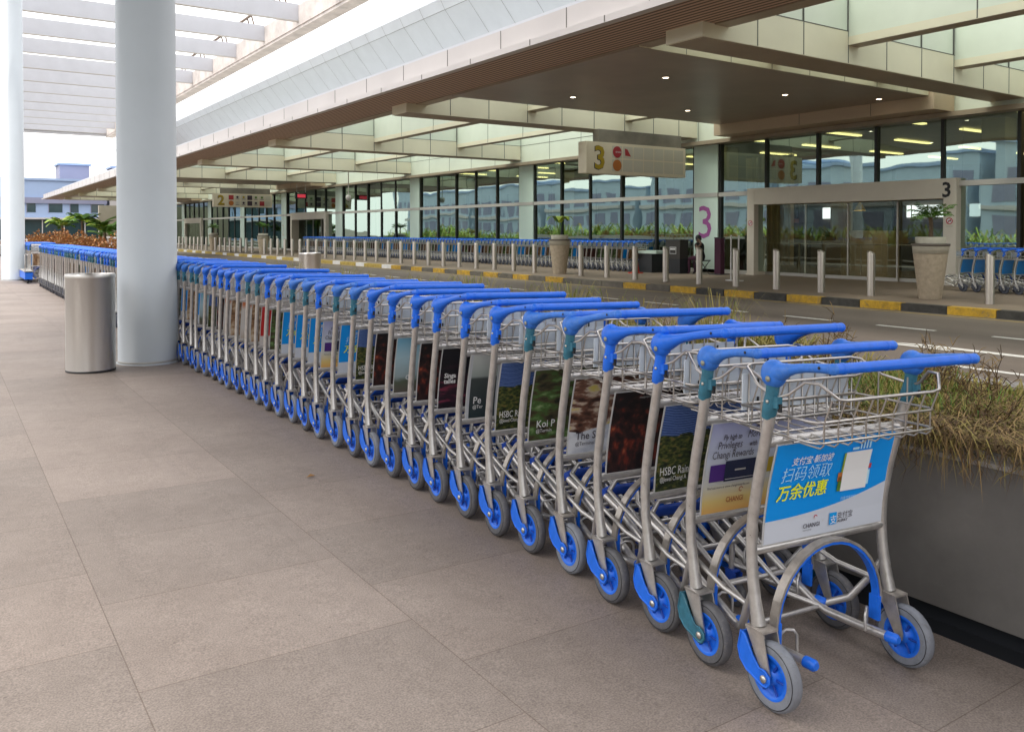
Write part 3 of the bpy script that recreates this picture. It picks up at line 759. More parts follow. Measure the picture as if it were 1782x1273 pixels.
# ================================================================= HANGING SIGNS
def gate_sign(y, digit, label, cells, x0=16.8, x1=21.2, zt=4.27, zb=3.27):
    S = empty('gate_sign', (x0, y, zb)); tag(S, label, 'sign', 'gate number signs hanging from the canopy')
    W, H = x1 - x0, zt - zb
    g = MB(); g.box(0, W, -0.2, 0.2, 0, H, 'sign_face'); g.obj('sign_case', S)
    g = MB(); g.box(0.55, W - 0.15, -0.14, 0.14, H, 4.69 - zb, 'interior_brown'); g.obj('bracket', S)
    place_text(digit, 1.02, 'gold', S, (0.30, -0.206, 0.16), 0, 0.02)
    place_text(digit, 1.02, 'text_dark', S, (0.285, -0.203, 0.15), 0, 0.035)
    g = MB(); cw = (W - 1.15) / 7
    for i in range(7):
        for j in range(2):
            xa = 1.05 + i * cw; za = 0.08 + j * 0.43
            g.box(xa + .02, xa + cw - .02, -0.204, -0.2, za + .015, za + .40, 'sign_cell')
    g.obj('logo_grid', S)
    g = MB()
    for (i, j, shape, m) in cells:
        xa = 1.05 + (i + .5) * cw; za = 0.08 + j * 0.43 + .205
        if shape == 'disc': g.lathe([(0.185, 0), (0.185, 0.006), (0, 0.006)], (xa, -0.205, za), (0, -1, 0), m, 20, False)
        elif shape == 'square': g.box(xa - .18, xa + .18, -0.21, -0.205, za - .17, za + .17, m)
        elif shape == 'blob': g.lathe([(0.09, 0), (0.09, 0.005), (0, 0.005)], (xa, -0.205, za + .03), (0, -1, 0), m, 9, False); g.box(xa - .12, xa + .12, -.208, -.205, za - .13, za - .1, 'sign_dark')
        elif shape == 'tail': g.quad([(xa - .14, -.208, za + .13), (xa - .02, -.208, za + .1), (xa + .13, -.208, za - .12), (xa - .12, -.208, za - .1)], m)
    g.obj('airline_logo', S)
    return S
s3 = gate_sign(20.6, '3', 'hanging gate sign reading 3 in yellow, with mostly blank logo squares', [(0, 1, 'disc', 'sign_red'), (1, 1, 'tail', 'sign_red'), (0, 0, 'disc', 'sign_orange')])
place_text('airasia', 0.1, 'text_white', s3, (1.33, -0.215, 0.69), 0, 0, 'CENTER')
gate_sign(63.9, '2', 'hanging gate sign reading 2 in yellow, crowded with airline logos',
          [(0, 1, 'square', 'sign_red'), (1, 1, 'blob', 'sign_dark'), (2, 1, 'blob', 'gold'), (3, 1, 'square', 'sign_dark'), (4, 1, 'blob', 'leaf_green'), (5, 1, 'blob', 'leaf_green'),
           (0, 0, 'disc', 'sign_orange'), (1, 0, 'blob', 'rail'), (2, 0, 'blob', 'sign_dark'), (3, 0, 'square', 'sign_dark'), (4, 0, 'blob', 'sign_dark'), (5, 0, 'square', 'sign_red')])
# small red lit sign and dome camera further along
g = MB(); g.box(-.4, .4, -.08, .08, 0, .36, 'black'); g.box(-.28, .28, -.09, -.08, .07, .29, 'sign_glow')
g.tube([(-.3, 0, .42), (-.3, 0, 0.95)], .02, 'rail', 6); g.tube([(.3, 0, .42), (.3, 0, 0.95)], .02, 'rail', 6)
tag(g.obj('lit_sign', None, (20.0, 54.2, 3.62)), 'small red glowing sign hanging under the canopy beyond gate 3', 'sign')
g = MB(); g.tube([(0, 0, .28), (0, 0, 2.1)], .03, 'rail', 8); g.lathe([(.03, .3), (.14, .28), (.15, .1), (.10, 0), (0, -.05)], (0, 0, 0), (0, 0, 1), 'panel_white', 14)
tag(g.obj('dome_camera', None, (19.2, 44.5, 3.2)), 'white dome camera on a drop pole beside the red lit sign', 'camera')

# ================================================================= PERGOLA
P = empty('pergola', (1.78, 0, 0)); tag(P, 'white louvred walkway pergola on round white columns', 'pergola')
PX0 = -1.78
lv = MB(); lv.box(-9.0, 9.86, -0.05, 0.05, 8.375, 8.93, 'louvre_paint'); lv.box(-9.0, 9.86, -0.062, 0.062, 8.35, 8.374, 'rail')
lvm = lv.mesh('louvre')
for k in range(-8, 12): link('louvre', lvm, P, (PX0, 26.95 + 3.50 * k, 0))
for xx in (9.86, -9.3):
    g = MB(); g.box(xx, xx + .27, -4, 65.8, 8.22, 8.90, 'rusty_white'); g.box(xx + .03, xx + .5, -4, 65.8, 8.12, 8.219, 'rusty_white'); o = g.obj('edge_beam', P); o.location = (PX0, 0, 0)
g = MB(); g.box(-9.0, 10.1, 65.5, 65.9, 8.19, 8.7, 'louvre_paint'); o = g.obj('end_beam', P); o.location = (PX0, 0, 0)
g = MB(); g.box(-3.0, 4.6, -14, 15.5, 8.31, 8.345, 'louvre_paint'); o = g.obj('added_shade_sheet', P); o.location = (PX0, 0, 0)  # unseen sheet overhead, added to shade the near paving and trolleys
g = MB(); g.tube([(9.55, -2, 9.38), (9.55, 65.5, 9.38)], 0.05, 'pipe', 6)
for k in range(-8, 11):
    for dy in (0.6, 1.1): g.tube([(9.73, 26.95 + 3.5*k + dy, 8.9), (9.6, 26.95 + 3.5*k + dy, 9.38)], 0.03, 'pipe', 5)
o = g.obj('pipe_rail', P); o.location = (PX0, 0, 0)
for k, (cx_, cy) in enumerate(((1.86, 9.72), (1.76, 28.2), (1.85, -8.8))):
    g = MB(); g.lathe([(0.315, gz(1.8) - .01), (0.315, gz(1.8) + .012), (0.30, gz(1.8) + .014), (0.298, 8.36), (0, 8.36)], (0, 0, 0), (0, 0, 1), 'column_paint', 64)
    g.lathe([(0.300, gz(1.8) + .012), (0.304, gz(1.8) + .014), (0.302, gz(1.8) + .032), (0.2995, gz(1.8) + .036)], (0, 0, 0), (0, 0, 1), 'rail', 64)
    g.obj('column', P, (cx_ - 1.78, cy, 0))

# ================================================================= BINS
def steel_bin(x, y, z, label):
    B = empty('litter_bin', (x, y, z)); tag(B, label, 'litter bin', 'round stainless steel litter bins')
    g = MB(); g.lathe([(0.222, 0), (0.228, 0.015), (0.228, 0.93), (0.232, 0.93), (0.232, 0.965), (0.224, 0.972), (0.212, 0.965), (0.212, 0.9)], (0, 0, 0), (0, 0, 1), 'steel', 56)
    g.obj('body', B)
    g = MB(); g.lathe([(0.212, 0.93), (0.212, 0.5), (0, 0.5)], (0, 0, 0), (0, 0, 1), 'black', 40); g.obj('liner', B)
    g = MB(); g.lathe([(0.226, -0.005), (0.231, 0.0), (0.231, 0.016), (0.225, 0.018)], (0, 0, 0), (0, 0, 1), 'black', 48); g.obj('base_ring', B)
steel_bin(1.25, 9.35, gz(1.25) + .005, 'tall stainless steel litter bin standing beside the white column')
steel_bin(6.5, 17.1, 0.0, 'steel litter bin in front of the bollards, seen above the trolley handles')

# ================================================================= TROLLEYS
HK, KY = 0.314, -0.042      # handle knobs: half distance, offset towards the user
HW = 0.297        # half distance between the two rear wheels
def post_pts(sx):
    return [(sx*HK, KY + .004, 0.93), (sx*(HW+.011), -0.022, 0.86), (sx*(HW+.006), -0.002, 0.78), (sx*(HW+.002), 0.028, 0.65), (sx*HW, 0.047, 0.54), (sx*HW, 0.05, 0.46), (sx*HW, 0.044, 0.38), (sx*HW, 0.03, 0.30), (sx*HW, 0.012, 0.225)]
def py(z):
    pts = [(0.225, .012), (.30, .03), (.38, .044), (.46, .05), (.54, .045), (.65, .028), (.78, -.002), (.86, -.022), (.93, -.038)]
    for (a, ya), (b, yb) in zip(pts, pts[1:]):
        if a <= z <= b: return ya + (yb - ya) * (z - a) / (b - a)
    return 0
def cart_frame(t='tube', n=10):
    b = MB()
    for sx in (-1, 1):
        b.tube(post_pts(sx), [.0175]*7 + [.019, .022], t, n)
        b.ball((sx*HW, 0.047, 0.36), 0.006, 'black', 6)
    b.tube([(-HW, py(.785), .785), (HW, py(.785), .785)], .0165, t, n, caps=False)
    b.tube([(-HW, py(.44), .44), (HW, py(.44), .44)], .0155, t, n, caps=False)
    for sx in (-1, 1):
        x = sx * .185
        # base tube: stub towards the user, low kink, then rising to the nose
        b.tube([(x, -.085, .128), (x, .06, .118), (x, .17, .112), (x, .23, .125), (x, .34, .172), (x, .62, .300), (x*1.02, .70, .326)], .0145, t, n)
        # brace from post to the kink
        b.tube([(sx*HW, .035, .33), (sx*.285, .07, .26), (sx*.25, .13, .165), (sx*.2, .20, .125)], .0125, t, n)
        # inner rail
        xi = sx * .10
        b.tube([(sx*.185, .20, .118), (xi, .27, .150), (xi, .60, .315), (xi*.6, .66, .345)], .0095, t, n)
        # small wire loop on the stub
        b.tube([(x - .03*sx, -.01, .125), (x - .03*sx, -.008, .175), (x - .02*sx, -.003, .19), (x - .0*sx, .01, .19), (x + .012*sx, .018, .175), (x + .012*sx, .02, .125)], .005, t, 6)
        # side rails (outer) rising
        b.tube([(sx*.275, .05, .255), (sx*.262, .2, .262), (sx*.24, .5, .34), (sx*.20, .66, .36)], .009, t, n)
    for yy, zz in ((.20, .117), (.36, .184), (.52, .257)):
        b.tube([(-.185, yy, zz), (.185, yy, zz)], .0085, t, 6, caps=False)
    b.tube([(-.20, .66, .36), (-.14, .70, .385), (.14, .70, .385), (.20, .66, .36)], .010, t, n)
    # front caster stems
    for sx in (-1, 1): b.tube([(sx*.11, .56, .275), (sx*.11, .56, .13)], .011, t, 6)
    return b
def cart_hoop(t='tube_old'):
    b = MB(); n = 18; outer = []; cx_, a, h, z0 = -0.005, .232, .235, .205
    def pt(th, k): return (cx_ + (a + k) * math.cos(th), (h + k) * math.sin(th) + z0)
    for (k0, k1, y0, y1, m) in ((0.0, .009, -.010, .020, t), (-.009, -.0005, -.008, .018, 'blue_dark' if t == 'x' else 'blue')):
        vs_ = []; fs = []
        ths = [math.pi * i / n for i in range(n + 1)]
        for th in ths:
            (xa, za), (xb, zb) = pt(th, k0), pt(th, k1)
            vs_ += [(xa, y0, za), (xb, y0, zb), (xb, y1, zb), (xa, y1, za)]
        for i in range(n):
            for j in range(4): fs.append((i*4+j, i*4+(j+1) % 4, (i+1)*4+(j+1) % 4, (i+1)*4+j))
        fs += [(0, 1, 2, 3), (n*4+3, n*4+2, n*4+1, n*4)]
        b.add(vs_, fs, m, False)
    # widened blue feet
    for sx in (-1, 1):
        x = cx_ + sx * (a - .006)
        b.box(x - .006, x + .006, -.012, .026, .145, .225, 'blue')
    return b
def cart_basket(n=6, light=False):
    b = MB(); r1, r2 = .0042, .003; X = .268; YF, YB = -.165, .135
    def ring(z, r, yf=YF, x=X):
        q = .03
        b.tube([(-x, YB, z), (-x, yf + q, z), (-x + q*.3, yf + q*.3, z), (-x + q, yf, z), (x - q, yf, z), (x - q*.3, yf + q*.3, z), (x, yf + q, z), (x, YB, z)], r, 'wire', n, closed=True)
    ring(.812, r1); ring(.872, r1)
    # shaped top rim on the user side
    b.tube([(-HK, KY, .925), (-.295, -.085, .945), (-.275, -.125, .985), (-.262, -.165, .985), (-.215, -.195, .942), (-.185, -.197, .938), (.20, -.197, .938), (.235, -.195, .942), (.272, -.165, .985), (.282, -.125, .985), (.30, -.085, .945), (HK, KY, .925)], .0052, 'wire', n)
    # rim on the far side
    b.tube([(-.305, KY + .02, .935), (-.285, .05, .95), (-.262, .12, .995), (-.23, YB, 1.0), (.23, YB, 1.0), (.262, .12, .995), (.285, .05, .95), (.305, KY + .02, .935)], .0048, 'wire', n)
    xs = [-X + .03 + i * (2*X - .06) / (5 if light else 8) for i in range(6 if light else 9)]
    for x in xs:
        b.tube([(x, -.192, .94), (x, YF, .87), (x, YF, .805), (x, YF + .012, .794), (x, -.05, .796), (x, YB - .012, .796), (x, YB, .806), (x, YB, 1.0)], r2, 'wire', 5)
    for sx in (-1, 1):
        for yy in (-.06, .05):
            b.tube([(sx*X, yy, .958), (sx*X, yy, .80)], r2, 'wire', 5, caps=False)
    for yy in (-.08, .04): b.tube([(-X, yy, .799), (X, yy, .799)], r2, 'wire', 5, caps=False)
    return b
def cart_board():
    b = MB(); b.box(-.262, .225, .138, .142, .852, .968, 'board_white')
    for xx in (-.2, .13):
        for zz in (.875, .94): b.box(xx, xx + .006, .134, .138, zz, zz + .018, 'black')
    return b
def cart_handle(c, down=False, n=12, zv=0):
    b = MB(); y1, z1 = (-.255, 1.043) if down else (-.325, 1.056 + zv)
    for sx in (-1, 1):
        b.ball((sx*HK, KY, 1.0), .0415, c, 18, (.84, 1.0, 1.04))
        b.lathe([(.0, 0), (.008, .001), (.009, .004), (.0, .005)], (sx*(HK + .032), KY - .010, .988), (sx, 0, 0), 'disc', 12)
        HJ = HK if down else HK - .026
        def L(t): return (sx*(HK + (HJ - HK) * t), KY + (y1 - KY) * t, 1.0 + (z1 - 1.0) * t + .010 * math.sin(math.pi * t))
        b.tube([L(.05), L(.16), L(.25), L(.37), L(.55), L(.80), L(.93), (sx*(HJ - .004), y1 + .002, z1)], [.034, .0265, .0195, .0150, .0132, .0136, .0146, .0160], c, n)
        b.ball((sx*(HJ - .002), y1, z1), .0172, c, 12)
        hx, hy, hz = L(.84); b.lathe([(.0, 0), (.0045, 0), (.0045, .0015), (0, .0015)], (hx + sx*.0145, hy, hz + .002), (sx, 0, 0), 'black', 8)
        b.lathe([(.0165, 0), (.0173, .004), (.0173, .012), (.0165, .016)], (sx*(HJ - .03), y1, z1), (-sx, 0, 0), 'blue', n)
    b.tube([(-HJ + .002, y1, z1), (HJ - .002, y1, z1)], .0158, 'blue', n)
    return b
def cart_collar(c, n=12, sides=(-1, 1)):
    b = MB()
    for sx in sides:
        b.tube([(sx*HK, KY + .001, .975), (sx*HK, KY + .003, .955), (sx*HK, KY + .006, .935), (sx*HK, KY + .009, .912), (sx*(HK-.003), KY + .017, .885), (sx*(HK-.005), KY + .024, .866)], [.0225, .0195, .0195, .0225, .0225, .0200], c, n)
        b.box(sx*HK - .010, sx*HK + .010, KY - .026, KY - .006, .900, .934, c)
        b.box(sx*HK - .005, sx*HK + .005, KY - .031, KY - .022, .890, .914, 'black')
        b.lathe([(.0, 0), (.006, 0), (.005, .004), (.0, .005)], (sx*(HK + .019), KY + .004, .918), (sx, 0, 0), 'bolt', 8)
    return b
def cart_panel(m, w=.268):
    zs = [.458, .52, .58, .65, .72, .775]
    b = MB(); vs_ = []; fs = []
    for z in zs:
        y = py(z) - .021
        vs_ += [(-w, y, z), (w, y, z)]
    for i in range(len(zs) - 1): fs.append((2*i, 2*i+1, 2*i+3, 2*i+2))
    b.add(vs_, fs, m)
    return b
def cart_panel_back(w=.272):
    zs = [.455, .52, .58, .65, .72, .778]; b = MB(); vs_ = []; fs = []
    for z in zs:
        y = py(z) - .0195
        vs_ += [(-w, y, z), (w, y, z), (w, y + .004, z), (-w, y + .004, z)]
    for i in range(len(zs) - 1):
        for j in range(4): fs.append((4*i+j, 4*i+(j+1) % 4, 4*i+4+(j+1) % 4, 4*i+4+j))
    fs += [(0, 1, 2, 3), (23, 22, 21, 20)]
    b.add(vs_, fs, 'sign_back'); return b
AX = (-.052, .100)
def wheel_mb(sx, ty, n=32):
    t = MB(); c = (sx*HW, AX[0], AX[1])
    t.lathe([(.066, -.017), (.088, -.019), (.097, -.0155), (.1, -.006), (.1, .006), (.097, .0155), (.088, .019), (.066, .017)], c, (1, 0, 0), ty, n)
    t.lathe([(.0885, -.0192), (.091, -.0188), (.0885, -.0185)], c, (1, 0, 0), 'black', n)
    h = MB()
    h.lathe([(.066, -.016), (.066, .016)], c, (1, 0, 0), 'blue', n)
    for s in (-1, 1):
        h.lathe([(.067, s*.0175), (.056, s*.0185), (.053, s*.007), (.024, s*.006), (.022, s*.018), (.0, s*.019)], c, (1, 0, 0), 'blue', n)
        for k in range(6):
            a = math.pi / 3 * k; ca, sa = math.cos(a), math.sin(a)
            p0 = (c[0] + s*.012, c[1] + .02*ca, c[2] + .02*sa); p1 = (c[0] + s*.012, c[1] + .056*ca, c[2] + .056*sa)
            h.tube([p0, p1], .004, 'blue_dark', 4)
    return t, h
def fork_mb(sx, t='tube'):
    b = MB(); x = sx * HW; w = .029
    poly = [(.034, .222), (-.034, .222), (-.066, .112), (-.064, .092), (-.052, .084), (-.040, .090), (-.034, .106)]
    for s in (-1, 1): b.prism_x(poly, x + s*w - .0022, x + s*w + .0022, t)
    b.box(x - w - .0022, x + w + .0022, -.036, .036, .220, .2265, t)
    b.lathe([(.0, -.046), (.011, -.045), (.0115, -.040), (.006, -.037), (.006, .037), (.0115, .04), (.011, .045), (0, .046)], (x, AX[0], AX[1]), (1, 0, 0), 'bolt', 12)
    return b
def cover_mb(sx, c='blue'):
    b = MB(); x = sx * HW; w = .0325
    poly = [(.045, .205), (.030, .200), (-.002, .150), (-.030, .122), (-.052, .124), (-.071, .112), (-.074, .096), (-.064, .080), (-.048, .077), (.02, .098), (.046, .120), (.056, .150)]
    s = sx
    b.prism_x(poly, x + s*w, x + s*(w + .007), c)
    rim = [(x + s*(w + .006), y, z) for y, z in poly]
    b.tube(rim, .004, c, 5, closed=True)
    b.prism_x([(.045, .205), (.056, .15), (.046, .12), (.041, .12), (.05, .15), (.04, .205)], x - s*.025, x + s*w, c)
    return b
def cart_bumper():
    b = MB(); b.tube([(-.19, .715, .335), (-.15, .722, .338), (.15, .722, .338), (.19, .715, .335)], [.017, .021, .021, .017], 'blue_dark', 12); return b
def tip_mb(sx):
    b = MB(); x = sx * .185
    b.tube([(x, -.070, .127), (x, -.104, .129), (x, -.112, .1293)], [.0175, .0175, .011], 'blue', 12); return b
def caster_mb(sx):
    b = MB(); c = (sx*.11, .535, .05)
    b.lathe([(.02, -.012), (.045, -.012), (.05, -.006), (.05, .006), (.045, .012), (.02, .012)], c, (1, 0, 0), 'tyre', 18)
    b.lathe([(.03, -.0125), (.0, -.0128)], c, (1, 0, 0), 'blue', 18); b.lathe([(.03, .0125), (.0, .0128)], c, (1, 0, 0), 'blue', 18)
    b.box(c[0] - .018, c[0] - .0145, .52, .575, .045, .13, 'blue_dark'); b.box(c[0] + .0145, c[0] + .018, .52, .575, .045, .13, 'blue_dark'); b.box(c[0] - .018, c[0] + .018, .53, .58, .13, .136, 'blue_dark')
    return b

ADS = {
 'alipay': 'blue and white Chinese poster', 'rewards': 'pale lilac poster about rewards', 'forest': 'garden dome poster',
 'red': 'dark red waterfall poster', 'dark': 'black poster with white words', 'plate': 'food plate poster', 'koi': 'green pond poster',
 'grey': 'grey poster of white poles', 'sky': 'light blue sky poster', 'redcard': 'red and white poster', 'tan': 'brown and cream poster', 'pale': 'off-white poster'}
adlist = ['alipay', 'rewards', 'forest', 'red', 'plate', 'koi', 'forest', 'grey', 'dark', 'red', 'sky', 'red', 'forest', 'alipay', 'rewards', 'alipay', 'alipay', 'alipay', 'koi', 'redcard', 'tan', 'pale', 'tan', 'pale', 'red', 'forest', 'sky', 'alipay', 'tan', 'alipay', 'koi', 'red', 'tan', 'forest']
blue_idx = {2, 3, 6, 7, 8, 9, 10, 11, 14, 17, 18, 21, 22, 23, 24, 25}
meshes = {}
def me_of(key, fn):
    if key not in meshes: meshes[key] = fn().mesh(key.split('#')[0])
    return meshes[key]
def ad_text(par, z, s, size, m, x, bold=0.0, align='LEFT', shear=0.0, width=1.0):
    y = py(z + size * .35) - .0235
    # tilt with the sheet
    sl = (py(min(z + size, .93)) - py(z)) / size
    o = link('lettering', text_mesh(s, size, m, align, bold, shear, width), par, (x, y, z), (math.atan2(1, sl) if sl else R(90), 0, 0))
    return o
def ad_deco(kind, par):
    if kind == 'alipay':
        ad_text(par, .706, '支付宝·新加坡', .029, 'text_white', -.198, .0003, shear=.15)
        ad_text(par, .655, '扫码领取', .055, 'text_cyan', -.236, -.0005, shear=.12)
        ad_text(par, .596, '万余优惠', .055, 'text_yellow', -.240, .0009, shear=.12)
        g = MB()
        def card(x0, x1, z0, z1, m, o=.0245):
            g.add([(x0, py(z0) - o, z0), (x1, py(z0) - o, z0), (x1, py((z0+z1)/2) - o, (z0+z1)/2), (x1, py(z1) - o, z1), (x0, py(z1) - o, z1), (x0, py((z0+z1)/2) - o, (z0+z1)/2)], [(0, 1, 2, 5), (5, 2, 3, 4)], m)
        card(.045, .165, .590, .722, 'text_white', .0252)
        card(.030, .05, .592, .64, 'leaf_green'); card(.026, .046, .625, .655, 'sign_orange'); card(.038, .06, .65, .72, 'leaf_lime')
        card(.165, .178, .655, .672, 'logo_red'); card(.16, .176, .60, .65, 'text_cyan')
        for i in range(4): card(.105 + i*.014, .112 + i*.014, .728, .764, 'text_cyan')
        card(.07, .1, .728, .736, 'text_cyan')
        g.obj('poster_art', par)
        g = MB(); o = .0245
        g.add([(.012, py(.49) - o, .482), (.046, py(.49) - o, .482), (.046, py(.515) - o, .521), (.012, py(.515) - o, .521)], [(0, 1, 2, 3)], 'logo_blue')
        for k in range(10):      # swirl over the airport name
            a0, a1 = R(20 + k*32), R(20 + (k+1)*32); r0, r1 = .0105 - k*.0007, .0105 - (k+1)*.0007
            c0, cz = -.052, .516
            g.add([(c0 + r0*math.cos(a0), py(.51) - o, cz + r0*math.sin(a0)), (c0 + r1*math.cos(a1), py(.51) - o, cz + r1*math.sin(a1)),
                   (c0 + (r1-.003)*math.cos(a1), py(.51) - o, cz + (r1-.003)*math.sin(a1)), (c0 + (r0-.003)*math.cos(a0), py(.51) - o, cz + (r0-.003)*math.sin(a0))], [(0, 1, 2, 3)], 'logo_red' if k < 5 else 'sign_back')
        g.obj('logo', par)
        ad_text(par, .487, 'CHANGI', .0195, 'text_dark', -.105, .0003)
        ad_text(par, .478, 'airport group', .007, 'text_dark', -.104)
        ad_text(par, .496, '×', .018, 'sign_back', -.022)
        lt = ad_text(par, .487, '支', .031, 'text_white', .0135, 0); lt.location.y -= .002
        ad_text(par, .499, '支付宝', .024, 'text_dark', .050, 0)
        ad_text(par, .485, 'ALIPAY', .013, 'text_dark', .052, .0002, width=1.15)
        ad_text(par, .560, '扫支付宝扫码', .012, 'text_cyan', .055)
    elif kind == 'rewards':
        ad_text(par, .716, 'Fly high to', .026, 'text_dark', -.215, .0004, shear=.15, width=.76); ad_text(par, .716, 'More', .040, 'text_dark', -.108, 0, shear=.15, width=.74)
        ad_text(par, .684, 'Privileges', .040, 'text_dark', -.235, 0, shear=.1, width=.74); ad_text(par, .684, 'with', .027, 'text_dark', -.090, .0004, width=.76)
        ad_text(par, .650, 'Changi Rewards', .040, 'text_dark', -.252, 0, width=.72)
        ad_text(par, .542, 'Find out more at www.changirewards.com', .0135, 'text_dark', -.252, 0, width=.82)
        ad_text(par, .490, 'CHANGI', .026, 'logo_brown', -.165, .0003, width=.8)
        g = MB()
        def card(x0, x1, z0, z1, m, o=.0245): g.add([(x0, py(z0) - o, z0), (x1, py(z0) - o, z0), (x1, py(z1) - o, z1), (x0, py(z1) - o, z1)], [(0, 1, 2, 3)], m)
        card(-.25, -.17, .568, .628, 'violet', .0243); card(-.185, -.045, .565, .638, 'navy', .0256); card(-.045, .06, .578, .632, 'gold', .0243); card(-.18, -.05, .572, .574, 'sign_back', .0262); card(-.14, -.09, .60, .606, 'rail', .0262)
        card(-.25, .06, .558, .563, 'sign_back', .0243)
        g.add([(-.09, py(.75) - .0245, .748), (-.01, py(.76) - .0245, .772), (-.012, py(.76) - .0245, .769), (-.088, py(.75) - .0245, .745)], [(0, 1, 2, 3)], 'text_dark')
        g.add([(-.085, py(.76) - .0245, .768), (-.05, py(.75) - .0245, .748), (-.042, py(.75) - .0245, .747), (-.076, py(.76) - .0245, .770)], [(0, 1, 2, 3)], 'text_dark')
        for k in range(9):
            a0, a1 = R(20 + k*34), R(20 + (k+1)*34); r0, r1 = .013 - k*.0009, .013 - (k+1)*.0009; c0, cz, o = -.098, .527, .0245
            g.add([(c0 + r0*math.cos(a0), py(.51) - o, cz + r0*math.sin(a0)), (c0 + r1*math.cos(a1), py(.51) - o, cz + r1*math.sin(a1)),
                   (c0 + (r1-.003)*math.cos(a1), py(.51) - o, cz + (r1-.003)*math.sin(a1)), (c0 + (r0-.003)*math.cos(a0), py(.51) - o, cz + (r0-.003)*math.sin(a0))], [(0, 1, 2, 3)], 'logo_brown')
        g.obj('poster_art', par)
    elif kind == 'forest':
        ad_text(par, .515, 'HSBC Rain', .044, 'text_white', -.255, 0, width=.72); ad_text(par, .492, '@Jewel Changi A', .024, 'text_white', -.252, 0, width=.75)
    elif kind == 'koi':
        ad_text(par, .515, 'Koi P', .046, 'text_white', -.235, .0003); ad_text(par, .492, '@Termin', .022, 'text_white', -.235, 0)
    elif kind == 'plate':
        ad_text(par, .515, 'The S', .046, 'text_dark', -.235, .0003); ad_text(par, .49, '@Terminal', .022, 'text_dark', -.235, 0)
    elif kind == 'dark':
        ad_text(par, .62, 'Singa', .034, 'text_white', -.245, .001); ad_text(par, .59, 'talles', .034, 'text_white', -.245, .001)
    elif kind == 'grey':
        ad_text(par, .53, 'Pe', .05, 'text_white', -.235, .0003); ad_text(par, .505, '@Ter', .024, 'text_white', -.235, 0)
    elif kind == 'sky':
        ad_text(par, .53, 'C', .04, 'text_white', -.20, .0003)
    elif kind == 'red':
        ad_text(par, .748, 'changiairport.com', .011, 'sign_back', -.15, 0)

ORD = ['first', 'second', 'third', 'fourth', 'fifth', 'sixth', 'seventh', 'eighth', 'ninth', 'tenth', 'eleventh', 'twelfth', 'thirteenth', 'fourteenth', 'fifteenth', 'sixteenth', 'seventeenth', 'eighteenth', 'nineteenth']
TENS = {2: 'twent', 3: 'thirt', 4: 'fort', 5: 'fift', 6: 'sixt', 7: 'sevent', 8: 'eight'}
def ordinal(k):
    if k < 20: return ORD[k - 1]
    t, u = divmod(k, 10)
    return TENS[t] + ('ieth' if u == 0 else 'y-' + ORD[u - 1])
def build_cart(i):
    blue = i in blue_idx; col = 'blue' if blue else 'blue_faded'; cc = 'blue' if blue else 'teal'
    ty = 'tyre_worn' if i in (0, 4, 11, 17) or i > 12 and i % 3 else 'tyre'
    t = 'tube' if i % 4 else 'tube_old'
    o = empty('luggage_trolley')
    ad = adlist[i]
    if i == 0: lab = 'foremost luggage trolley, blue and white Chinese poster in full view'
    elif i == 1: lab = 'second luggage trolley of the row, with the pale lilac rewards poster'
    else: lab = '%s luggage trolley from the front of the row, %s collars, %s' % (ordinal(i + 1), 'blue' if blue else 'teal', ADS[ad])
    tag(o, lab, 'luggage trolley', 'luggage trolleys nested in the long row')
    link('frame', me_of('frame#', lambda: cart_frame('tube')), o)
    link('guard_hoop', me_of('guard_hoop#', cart_hoop), o)
    bk = link('basket', me_of('basket#', cart_basket), o)
    link('basket_board', me_of('basket_board#', cart_board), bk)
    zv = 0 if i < 2 else random.choice([-.012, 0, .012]); hd = link('handle', me_of('handle#%s%d%.3f' % (col, i < 2, zv), lambda: cart_handle(col, i < 2, 12, zv)), o)
    for sx in (-1, 1): link('collar', me_of('collar#%d%s' % (sx, cc), lambda: cart_collar(cc, 12, (sx,))), o)
    link('nose_bumper', me_of('nose_bumper#', cart_bumper), o)
    ap = link('advertising_panel', me_of('advertising_panel#' + ad, lambda: cart_panel('pic_' + ad)), o)
    link('backing_sheet', me_of('backing_sheet#', cart_panel_back), ap)
    if i < 20: ad_deco(ad, ap)
    for sx in (-1, 1):
        if ('wheel#%d%s' % (sx, ty)) not in meshes:
            a, b = wheel_mb(sx, ty); meshes['wheel#%d%s' % (sx, ty)] = a.mesh('wheel'); meshes['hub#%d' % sx] = b.mesh('hub')
        w = link('wheel', meshes['wheel#%d%s' % (sx, ty)], o); link('hub', meshes['hub#%d' % sx], w)
        link('fork', me_of('fork#%d%s' % (sx, t), lambda: fork_mb(sx, t)), o)
        ccv = 'teal' if i == 1 else 'blue'
        link('wheel_cover', me_of('wheel_cover#%d%s' % (sx, ccv), lambda: cover_mb(sx, ccv)), o)
        link('frame_tip', me_of('frame_tip#%d' % sx, lambda: tip_mb(sx)), o)
        if i < 14: link('caster', me_of('caster#%d' % sx, lambda: caster_mb(sx)), o)
    return o
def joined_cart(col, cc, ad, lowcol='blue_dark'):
    b = MB()
    b.join(cart_frame('tube', 6)); b.join(cart_hoop()); b.join(cart_basket(4, True)); b.join(cart_board())
    b.join(cart_handle(col, False, 8)); b.join(cart_collar(cc, 8)); b.join(cart_panel_back()); b.join(cart_bumper())
    p = cart_panel(ad); b.join(p)
    for sx in (-1, 1):
        a, h = wheel_mb(sx, 'tyre', 14); h.mats = ['low_shade' if x == 'blue' else x for x in h.mats]; b.join(a); b.join(h); b.join(fork_mb(sx)); b.join(cover_mb(sx, lowcol)); b.join(tip_mb(sx))
    b.mats = [{'blue_dark': 'low_shade', 'tyre': 'low_shade'}.get(x, x) for x in b.mats]  # shade low in the packed rows put into the colour
    return b.mesh('luggage_trolley')
